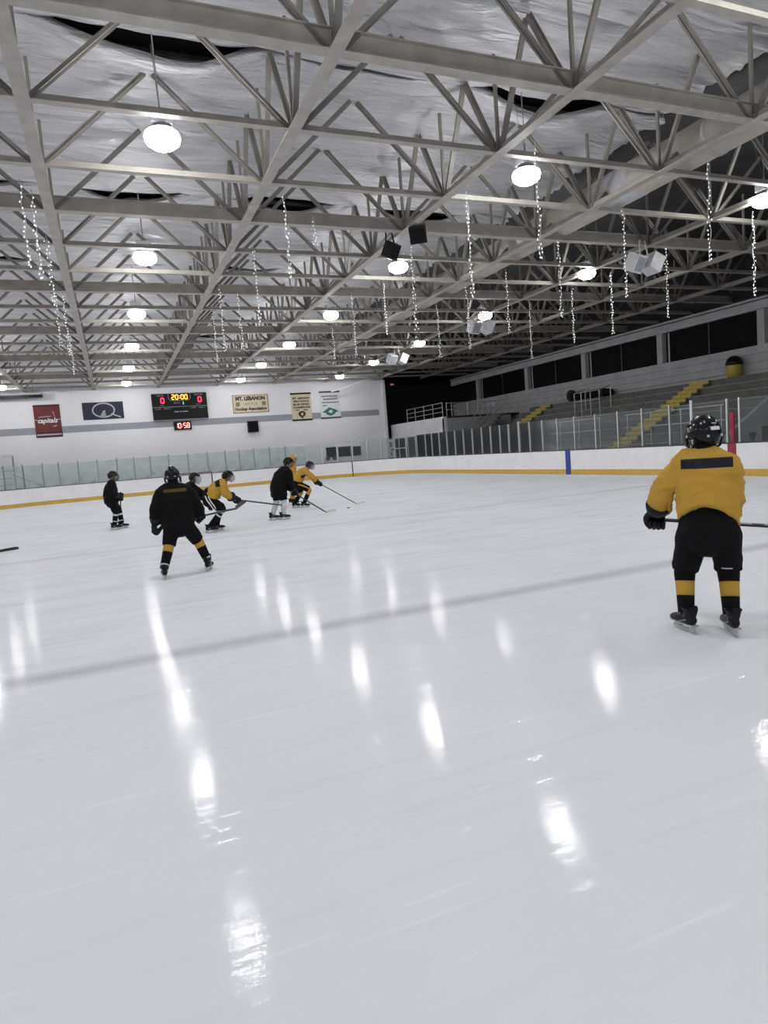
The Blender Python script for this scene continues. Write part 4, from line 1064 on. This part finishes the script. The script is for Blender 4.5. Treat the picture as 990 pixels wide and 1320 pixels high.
def person(label, base, J, O, vox=.014, group=None):
    bx, by = base; d = math.hypot(bx, by)
    t = thing('person', label, 'person', (bx, by, 0), (0, 0, math.atan2(-bx, by)), group)
    J = {k: (V(v) if isinstance(v, tuple) and len(v) == 3 else v) for k, v in J.items()}
    s, f, u = frame_of(J['look'], (0, 0, 1), J.get('pitch', 0)); J.update(s=s, f=f, u=u); C = J['C']
    add_body(t, J, min(vox, .013))
    add_helmet(t, C+u*.008, s*O.get('hs', 1.06), f*O.get('hs', 1.06), u*O.get('hs', 1.06), O['helmet'], O.get('cage'), O.get('back_label', False), O.get('wire', 1.0))
    ax = (J['sR']-J['sL']).normalized()
    # jersey
    b = B(); W = O['widths']
    pts = [J['hem'], J['waist'], J['chest'], J['chest']*.35+J['neck']*.65, J['neck']+V((0, 0, .015))]
    b.tube(pts, W, seg=28, ref=ax, sub=4, cap='flat')
    for k in 'LR':
        sh, el, wr = J['s'+k], J['e'+k], J['w'+k]; sr = O.get('sleeve', (.105, .088, .072))
        b.ball(sh, sr[0], 16, 10); nk = J['neck']; b.tube([nk-V((0, 0, .045)), nk*.5+sh*.5+V((0, 0, .012)), sh+V((0, 0, .008))], [.075, .088, sr[0]*.96], seg=16, sub=3)
        b.tube([J['chest']*.35+sh*.65+V((0, 0, .03)), sh, sh*.45+el*.55, el, el*.4+wr*.6, wr+(J['g'+k]-wr)*.12], [sr[0]*1.05, sr[0], (sr[0]+sr[1])/2, sr[1], sr[1]*.93, sr[2]], seg=16, sub=3, cap='flat')
    me = fuse(b, vox, 4, 'jersey')
    if 'hem_arch' in O:
        xc, hw, up, drop, skew = O['hem_arch']; zh = J['hem'].z
        for v in me.vertices:
            w = max(0, min(1, (zh+.20-v.co.z)/.2)); q = (v.co.x-xc)/hw
            if abs(q) < 1.35 and w: v.co.z += w*(up-drop*q*q-skew*max(0, q))
    crease(me, O.get('fold', .010), O.get('ff', 4.5), O.get('seed', 1), dirv=(.7, .7, 1.5)); crease(me, O.get('fold', .010)*O.get('fh', .45), 13, O.get('seed', 1)+5, dirv=(.8, .8, 1.4))
    jr = link('jersey', me, O['jersey'], t, True)
    b = B(); b.tube([J['neck']-V((0, 0, .03)), J['neck']+V((0, 0, .035))+(C-J['neck'])*.1], [(.088, .082), (.075, .072)], seg=18, ref=ax, cap='flat'); tag(link('collar', b, O.get('collar', M['black_cloth']), jr, True), 'dark collar')
    if O.get('neck_guard'):
        b = B(); b.tube([J['neck'], C-u*.07-f*.02], [(.078, .078), (.080, .085)], seg=18, ref=ax, sub=3); link('neck_guard', b, M['black_cloth'], t, True)
    # breeches
    b = B(); pel = (J['hL']+J['hR'])/2; hx = (J['hR']-J['hL']).normalized(); pw = O.get('pant', (.215, .175, .125, .108))
    pt_ = O.get('pant_top', .20)
    b.tube([pel+V((0, .06 if pt_ > .25 else .01, pt_)), pel+V((0, 0, .06)), pel-V((0, 0, .05))], [(pw[0]*.82, pw[1]*.74), (pw[0], pw[1]), (pw[0]*.92, pw[1]*.95)], seg=24, ref=hx, sub=4)
    for k in 'LR':
        hp, kn = J['h'+k], J['k'+k]; e = hp+(kn-hp)*O.get('pant_len', .93)
        b.tube([pel*.4+hp*.6, hp, hp*.5+kn*.5, e], [pw[2]*1.05, pw[2]*1.06, pw[2]*.97, pw[3]], seg=20, sub=4, cap='flat')
    me = fuse(b, vox, 3, 'hockey_pants'); crease(me, .007, 6, O.get('seed', 1)+11)
    pt = link('hockey_pants', me, O['pants'], t, True)
    for k in 'LR':
        kn, an, hp = J['k'+k], J['a'+k], J['h'+k]
        top = kn+V((0, 0, .05)); sw = O.get('sock_r', (.090, .076, .066))
        an2 = V((an.x, an.y, max(an.z, .165)))
        up = kn+(hp-kn)*.22
        def along(q):
            q = (q-.06)/.94 if q > .06 else 0
            return (up*(1-q/.12)+kn*q/.12) if q < .12 else kn+(an2-kn)*((q-.12)/.88)
        def rad(q): return sw[0]*(1-q/.4)+sw[1]*q/.4 if q < .4 else sw[1]+(sw[2]-sw[1])*(q-.4)/.6
        for n_, (q0, q1, m) in enumerate(O['socks']):
            b = B(); ps = [along(q0+(q1-q0)*i/5) for i in range(6)]; rs = [rad(q0+(q1-q0)*i/5) for i in range(6)]
            b.tube(ps, rs, seg=18, cap='flat'); o = link('sock' if n_ == 0 else 'sock_band', b, m, t, True)
        add_skate(t, an, J['t'+k], J.get('lift'+k, 0), J.get('tilt'+k, 0))
        add_glove(t, J['w'+k], J['g'+k], J['grip'+k], O.get('glove', M['glove']), k)
    return t, jr, pt

def world_of(base, p):
    bx, by = base; d = math.hypot(bx, by); n = V((bx/d, by/d, 0)); r = V((n.y, -n.x, 0))
    return V((bx, by, 0))+r*p[0]+n*p[1]+V((0, 0, p[2]))
def stick(label, top, heel, toe, blade_mat, marks=True):
    """hockey stick from the butt end to the heel, its blade running on to the toe"""
    top, heel, toe = V(top), V(heel), V(toe)
    t = thing('hockey_stick', label, 'hockey stick', heel)
    T, H, E = top-heel, V((0, 0, 0)), toe-heel
    d = T.normalized(); nrm = E.cross(d).normalized(); wid = d.cross(nrm)
    b = B(); b.bar(T, H, .022, .032, wid); link('shaft', b, M['stick'], t, bevel=.004)
    b = B(); b.bar(T+d*.012, T-d*.012, .028, .038, wid); b.bar(T, T-d*.16, .025, .035, wid); link('grip_tape', b, M['black_matte'], t, bevel=.004)
    if marks:
        b = B()
        for a, l in ((.50, .10), (.63, .04), (.69, .05)): b.bar(T*(1-a), T*(1-a)-d*l, .0232, .026, wid)
        link('shaft_marking', b, M['stick_mark'], t)
    e = E.normalized(); up = (d-e*d.dot(e)).normalized(); L = E.length
    b = B(); N = 8; vs = []
    for i in range(N+1):
        q = i/N; c = e*(L*q)+nrm*(.035*q*q); h0 = -.012+.006*q*q; h1 = (.050+.012*math.sin(q*2.2)) if q < .9 else .05
        for w in (-.005, .005):
            vs += [c+up*h0+nrm*w, c+up*h1+nrm*w]
    fs = []
    for i in range(N):
        a = 4*i; fs += [(a, a+4, a+5, a+1), (a+2, a+3, a+7, a+6), (a, a+2, a+6, a+4), (a+1, a+5, a+7, a+3)]
    fs += [(0, 1, 3, 2), (4*N, 4*N+2, 4*N+3, 4*N+1)]
    b.add(vs, fs); b.bar(d*.09, V((0, 0, 0)), .016, .034, wid); link('blade', b, blade_mat, t, bevel=.002)
    return t

BLK, GLD, WHT = M['black_cloth'], M['gold_cloth'], M['white_cloth']
bar = (.018, .022, .030)
gold = (.50, .295, .05)
# 1: gold jersey on the right, seen from behind
b1 = (4.50, 4.0)
jm = masked_mat('gold_jersey_barred', gold, [((-.150, None, 1.388), (.238, .10, 1.470), bar), ((None, None, 1.285), (-.360, None, 1.33), (.01, .01, .01))])
pm = masked_mat('black_pants_marked', (.0045, .0045, .005), [((.130, None, .552), (.212, .05, .562), (.5, .5, .5))])
J1 = dict(hem=(.045, -.055, .985), waist=(.045, -.01, 1.10), chest=(.028, .05, 1.31), neck=(.022, .11, 1.515), C=(.030, .15, 1.668), look=(-.55, .83, 0), pitch=.04,
          sL=(-.150, .05, 1.40), sR=(.200, .05, 1.375), eL=(-.305, .05, 1.185), wL=(-.345, .13, 1.035), eR=(.225, .11, 1.14), wR=(.17, .26, 1.00), gL=(-.365, .235, .93), gR=(.15, .27, .884), gripL=(1, .08, -.09), gripR=(1, .08, -.09),
          hL=(-.075, -.03, .85), hR=(.16, -.03, .85), kL=(-.150, .04, .50), kR=(.185, .04, .50), aL=(-.145, -.05, .15), aR=(.195, -.06, .15), tL=(-.60, .80), tR=(-.30, .95))
O1 = dict(helmet=M['helmet_black'], hs=1.12, back_label=True, cage=M['black_plastic'], jersey=jm, pants=pm, neck_guard=True, widths=[(.225, .185), (.232, .175), (.225, .155), (.165, .12), (.082, .078)], sleeve=(.102, .088, .066), fold=.020, ff=4.2, fh=.22, hem_arch=(.045, .225, .085, .095, .06), pant_top=.30,
          pant=(.225, .185, .118, .106), socks=[(0, .36, BLK), (.36, .65, GLD), (.65, 1.0, BLK)], sock_r=(.094, .077, .064))
person('person in gold jersey with black bar and black pants standing at right, seen from behind', b1, J1, O1, .011)
stick('black hockey stick held level across the front of the gold-jersey person at right', world_of(b1, (-.46, .225, .942)), world_of(b1, (1.02, .345, .80)), world_of(b1, (1.26, .50, .83)), M['stick'])
# 2: black jersey in the middle, seen from behind
b2 = (.95, 10.85)
jm = masked_mat('black_jersey_lettered', (.0045, .0045, .005), [((-.26, None, 1.335), (.09, 0.0, 1.385), (.10, .065, .02))])
J2 = dict(hem=(-.09, -.01, .765), waist=(-.09, 0, .97), chest=(-.09, .02, 1.21), neck=(-.10, .06, 1.455), C=(-.105, .09, 1.598), look=(.10, 1, 0), pitch=.05,
          sL=(-.285, .03, 1.315), sR=(.115, .03, 1.285), eL=(-.415, .02, 1.05), wL=(-.425, .09, .87), eR=(.245, .06, 1.0), wR=(.215, .19, .92), gL=(-.435, .14, .765), gR=(.24, .295, .862), gripL=(.35, 1, 0), gripR=(.72, .8, .05),
          hL=(-.19, -.03, .80), hR=(.02, -.02, .80), kL=(-.265, -.13, .50), kR=(.185, .04, .505), aL=(-.372, -.28, .15), aR=(.305, .0, .15), tL=(-.12, 1), tR=(.35, .94))
O2 = dict(helmet=M['helmet_black'], cage=M['black_plastic'], jersey=jm, pants=BLK, neck_guard=True, widths=[(.255, .19), (.262, .185), (.27, .18), (.19, .13), (.085, .08)], sleeve=(.115, .092, .078), fold=.010, seed=4,
          pant=(.21, .18, .118, .100), pant_len=1.0, socks=[(.06, .42, GLD), (.42, .84, BLK), (.84, .90, WHT), (.90, 1.0, BLK)], sock_r=(.086, .080, .064))
person('person in black jersey with gold lettering, legs apart, back to the camera', b2, J2, O2, .013)
stick('black hockey stick held out to the right by the wide-legged person in black', world_of(b2, (-.10, -.02+.20, .845)), world_of(b2, (.93, 1.08, .895)), world_of(b2, (1.10, 1.28, .965)), M['stick'], False)
# 3: small black figure at the far left
b3 = (0.0, 20.8)
J3 = dict(hem=(-.15, 0, .80), waist=(-.17, 0, 1.0), chest=(-.14, 0, 1.21), neck=(-.095, 0, 1.435), C=(-.050, 0, 1.585), look=(1, -.12, 0), pitch=.10,
          sL=(-.12, .19, 1.33), sR=(-.12, -.19, 1.33), eL=(-.13, .25, 1.08), wL=(.02, .16, 1.02), eR=(-.15, -.25, 1.08), wR=(.0, -.15, 1.0), gL=(.10, .08, 1.0), gR=(.10, -.06, .93), gripL=(-.1, .25, 1), gripR=(-.1, .25, 1),
          hL=(-.15, .11, .83), hR=(-.15, -.11, .83), kL=(.02, .12, .52), kR=(-.08, -.12, .52), aL=(.05, .13, .15), aR=(-.15, -.13, .15), tL=(1, .1), tR=(1, -.1))
O3 = dict(helmet=M['helmet_black'], cage=M['black_plastic'], jersey=BLK, pants=BLK, widths=[(.24, .20), (.24, .20), (.24, .185), (.17, .13), (.085, .08)], fold=.010, seed=8, pant=(.20, .18, .115, .105),
          socks=[(.06, .30, BLK), (.30, .42, WHT), (.42, .76, BLK), (.76, .82, WHT), (.82, 1.0, BLK)])
person('person in all black standing side-on, farthest left on the ice', b3, J3, O3, .015)
stick('black hockey stick held upright by the person in black at far left', world_of(b3, (.115, -.02, 1.08)), world_of(b3, (.0, .45, .035)), world_of(b3, (.16, .70, .03)), M['stick'], False)
# 4: crouching figure half hidden behind the second
b4 = (1.75, 17.6)
J4 = dict(hem=(-.14, 0, .72), waist=(-.12, 0, .90), chest=(-.03, 0, 1.08), neck=(.08, 0, 1.255), C=(.17, 0, 1.385), look=(1, -.35, 0), pitch=.12,
          sL=(.05, .19, 1.17), sR=(.08, -.19, 1.16), eL=(.22, .26, .98), wL=(.36, .14, .84), eR=(.32, -.21, .96), wR=(.45, -.15, .72), gL=(.46, .06, .76), gR=(.49, -.10, .61), gripL=(.2, .5, .5), gripR=(.2, .5, .5),
          hL=(-.17, .11, .72), hR=(-.17, -.11, .72), kL=(.02, .15, .48), kR=(.0, -.15, .48), aL=(-.12, .16, .15), aR=(-.16, -.16, .15), tL=(1, .1), tR=(1, -.1))
O4 = dict(helmet=M['helmet_black'], cage=M['white_paint'], wire=2.2, jersey=BLK, pants=BLK, widths=[(.23, .19), (.23, .19), (.23, .18), (.17, .13), (.085, .08)], fold=.008, seed=12, pant=(.20, .18, .115, .105), socks=[(.06, 1.0, BLK)])
person('person in black with a white face cage, crouched just behind the wide-legged person', b4, J4, O4, .015)
# 5: gold jersey bent forward, facing right
b5 = (1.95, 16.8)
jm = masked_mat('gold_jersey_patch', gold, [((.36, None, 1.14), (.47, -.02, 1.34), (.012, .01, .01))])
J5 = dict(hem=(.26, 0, .86), waist=(.30, 0, .99), chest=(.43, 0, 1.13), neck=(.585, 0, 1.265), C=(.690, 0, 1.375), look=(1, -.20, 0), pitch=.08,
          sL=(.52, .18, 1.18), sR=(.51, -.18, 1.19), eL=(.62, .24, .96), wL=(.76, .13, .85), eR=(.58, -.24, .95), wR=(.73, -.13, .83), gL=(.87, .045, .76), gR=(.84, -.03, .775), gripL=(1, -.1, -.22), gripR=(1, -.1, -.22),
          hL=(.20, .11, .82), hR=(.20, -.11, .82), kL=(.42, .16, .58), kR=(.50, -.12, .58), aL=(.31, .22, .15), aR=(.13, -.12, .15), tL=(1, .15), tR=(1, -.1))
O5 = dict(helmet=M['helmet_black'], cage=M['boot_grey'], jersey=jm, pants=BLK, widths=[(.22, .19), (.225, .19), (.22, .17), (.16, .12), (.085, .08)], fold=.011, seed=15, pant=(.20, .19, .118, .112),
          socks=[(.06, .28, BLK), (.28, .36, WHT), (.36, .46, BLK), (.46, .52, WHT), (.52, 1.0, BLK)])
t5, j5, p5 = person('person in gold jersey bent forward facing right beside the wide-legged person in black', b5, J5, O5, .014)
stick('dark hockey stick reaching right from the bent gold-jersey person to the white-socked legs', world_of(b5, (.70, .035, .798)), world_of(b5, (1.98, -.10, .515)), world_of(b5, (2.22, -.10, .50)), M['tape_white'], False)
b = B()
for o in (0, .075):
    b.tube([V((.09+o, -.235, .94-o*.3)), V((.13+o, -.262, .82-o*.2)), V((.20+o, -.262, .70-o*.2)), V((.25+o*.8, -.235, .60))], [.012, .014, .013, .011], seg=6, sub=4)
tag(link('leg_stripe', b, M['white_paint'], p5, True), 'two white stripes down the hip')
# 6: black jersey, white socks
b6 = (4.2, 17.95)
J6 = dict(hem=(-.01, -.02, .66), waist=(0, -.02, .92), chest=(.08, 0, 1.18), neck=(.235, .03, 1.445), C=(.325, .05, 1.59), look=(.85, .50, 0), pitch=.06,
          sL=(.08, .20, 1.33), sR=(.30, -.13, 1.31), eL=(.18, .30, 1.04), wL=(.34, .24, .84), eR=(.34, -.15, 1.02), wR=(.36, .0, .83), gL=(.46, .20, .72), gR=(.40, .10, .72), gripL=(.74, .40, -.55), gripR=(.74, .40, -.55),
          hL=(-.09, .09, .78), hR=(.07, -.07, .78), kL=(-.09, .10, .54), kR=(.11, -.06, .54), aL=(-.23, .06, .15), aR=(.06, -.07, .15), tL=(1, .10), tR=(1, .05))
O6 = dict(helmet=M['helmet_black'], cage=M['black_plastic'], jersey=BLK, pants=BLK, widths=[(.235, .215), (.26, .225), (.26, .20), (.18, .14), (.085, .08)], fold=.010, seed=21, pant=(.19, .17, .11, .10),
          socks=[(.0, 1.0, WHT)], sock_r=(.088, .080, .066))
person('person in long black jersey with white socks and black skates, back half turned', b6, J6, O6, .014)
stick('hockey stick with white blade on the ice held by the white-socked person in black', world_of(b6, (.22, .03, .86)), world_of(b6, (1.31, .63, .035)), world_of(b6, (1.60, .88, .03)), M['tape_white'], False)
# 7: gold jersey reaching for the puck
b7 = (5.75, 21.3)
jm = masked_mat('gold_jersey_front', gold, [((.02, None, 1.00), (.20, -.05, 1.10), (.03, .03, .05))])
J7 = dict(hem=(-.12, 0, .90), waist=(-.05, 0, 1.04), chest=(.07, 0, 1.17), neck=(.225, 0, 1.305), C=(.345, 0, 1.40), look=(1, -.45, 0), pitch=.12,
          sL=(.18, .18, 1.22), sR=(.16, -.18, 1.23), eL=(.36, .22, 1.02), wL=(.48, .10, .90), eR=(.40, -.24, 1.0), wR=(.54, -.18, .84), gL=(.545, .0, .82), gR=(.63, -.095, .765), gripL=(.72, -.5, -.48), gripR=(.72, -.5, -.48),
          hL=(-.13, .11, .82), hR=(-.13, -.11, .82), kL=(-.02, .18, .52), kR=(.27, -.12, .60), aL=(-.25, .24, .17), aR=(.05, -.12, .15), tL=(1, .1), tR=(1, -.15))
O7 = dict(helmet=M['helmet_purple'], cage=M['boot_grey'], jersey=jm, pants=BLK, widths=[(.22, .18), (.225, .18), (.22, .165), (.16, .12), (.085, .08)], fold=.011, seed=27, pant=(.20, .18, .115, .108),
          socks=[(.06, .48, GLD), (.48, 1.0, BLK)])
t7, j7, p7 = person('person in gold jersey lunging right with stick stretched towards the puck', b7, J7, O7, .015)
b = B(); b.tube([V((-.08, -.235, .80)), V((.08, -.245, .74)), V((.25, -.235, .64))], [.022, .024, .022], seg=8, sub=4); tag(link('leg_stripe', b, GLD, p7, True), 'gold stripe down the thigh')
stick('long hockey stick with white blade reaching down to the puck', world_of(b7, (.44, .10, .885)), world_of(b7, (1.75, -.884, .035)), world_of(b7, (2.05, -.58, .03)), M['tape_white'], False)
# 8: gold helmet behind the sixth
b8 = (5.82, 23.12)
J8 = dict(hem=(.02, 0, .88), waist=(.06, 0, 1.06), chest=(.13, 0, 1.27), neck=(.165, 0, 1.52), C=(.20, 0, 1.672), look=(1, -.25, 0), pitch=.12,
          sL=(.12, .19, 1.39), sR=(.12, -.19, 1.39), eL=(.20, .24, 1.15), wL=(.20, .13, 1.04), eR=(.15, -.24, 1.12), wR=(.06, -.20, 1.0), gL=(.22, .06, .96), gR=(.04, -.18, .89), gripL=(0, .4, 1), gripR=(0, .4, 1),
          hL=(.0, .10, .82), hR=(.0, -.10, .82), kL=(.08, .14, .50), kR=(.09, -.12, .50), aL=(.02, .16, .15), aR=(.10, -.12, .15), tL=(1, .1), tR=(1, -.1))
O8 = dict(helmet=M['helmet_gold'], cage=M['boot_grey'], jersey=GLD, pants=BLK, widths=[(.22, .18), (.22, .18), (.22, .165), (.16, .12), (.085, .08)], fold=.010, seed=33, pant=(.19, .17, .11, .10), socks=[(.06, .88, GLD), (.88, 1.0, BLK)])
person('person in gold helmet and gold jersey mostly hidden behind the white-socked person', b8, J8, O8, .016)
# puck and the stick that enters at the left edge
b = B(); b.lathe([(.036, 0), (.0385, .003), (.0385, .023), (.036, .026)], seg=28); tag(link('puck', b, M['rubber'], None, True, loc=(6.64, 19.22, .0)), 'black puck on the ice beside the long white-bladed stick', 'puck')
stick('black hockey stick blade reaching in at the left edge of the ice', (-4.0, 17.45, .86), (-2.78, 17.72, .03), (-2.32, 17.80, .05), M['stick'], False)

bpy.data.scenes.remove(TMP)
# ------------------------------------------------------------------ world, camera, output
w = bpy.data.worlds.new('world'); SC.world = w; w.use_nodes = True
w.node_tree.nodes['Background'].inputs[0].default_value = (.01, .01, .012, 1); w.node_tree.nodes['Background'].inputs[1].default_value = 1.0
cam = bpy.data.cameras.new('camera'); co = bpy.data.objects.new('camera', cam); COL.objects.link(co)
FPX, YAW, PIT, ROL = 837.84, .387, -.0962, -.0783
cam.sensor_fit = 'VERTICAL'; cam.sensor_height = 36.0; cam.lens = 36.0*FPX/1320; cam.clip_start = .05; cam.clip_end = 300
f = V((math.sin(YAW)*math.cos(PIT), math.cos(YAW)*math.cos(PIT), math.sin(PIT))); r = V((math.cos(YAW), -math.sin(YAW), 0)); u = r.cross(f)
r2 = r*math.cos(ROL)+u*math.sin(ROL); u2 = u*math.cos(ROL)-r*math.sin(ROL)
co.matrix_world = Matrix(((r2.x, u2.x, -f.x, 0), (r2.y, u2.y, -f.y, 0), (r2.z, u2.z, -f.z, 1.75), (0, 0, 0, 1)))
SC.camera = co
SC.view_settings.view_transform = 'Standard'; SC.view_settings.look = 'None'; SC.view_settings.gamma = 1.0; SC.view_settings.exposure = EXPO
SC.view_settings.use_curve_mapping = False
SC.cycles.use_denoising = True; SC.cycles.max_bounces = 8; SC.cycles.diffuse_bounces = 5; SC.cycles.transparent_max_bounces = 24; SC.cycles.sample_clamp_indirect = 6.0; SC.cycles.caustics_reflective = False; SC.cycles.caustics_refractive = False
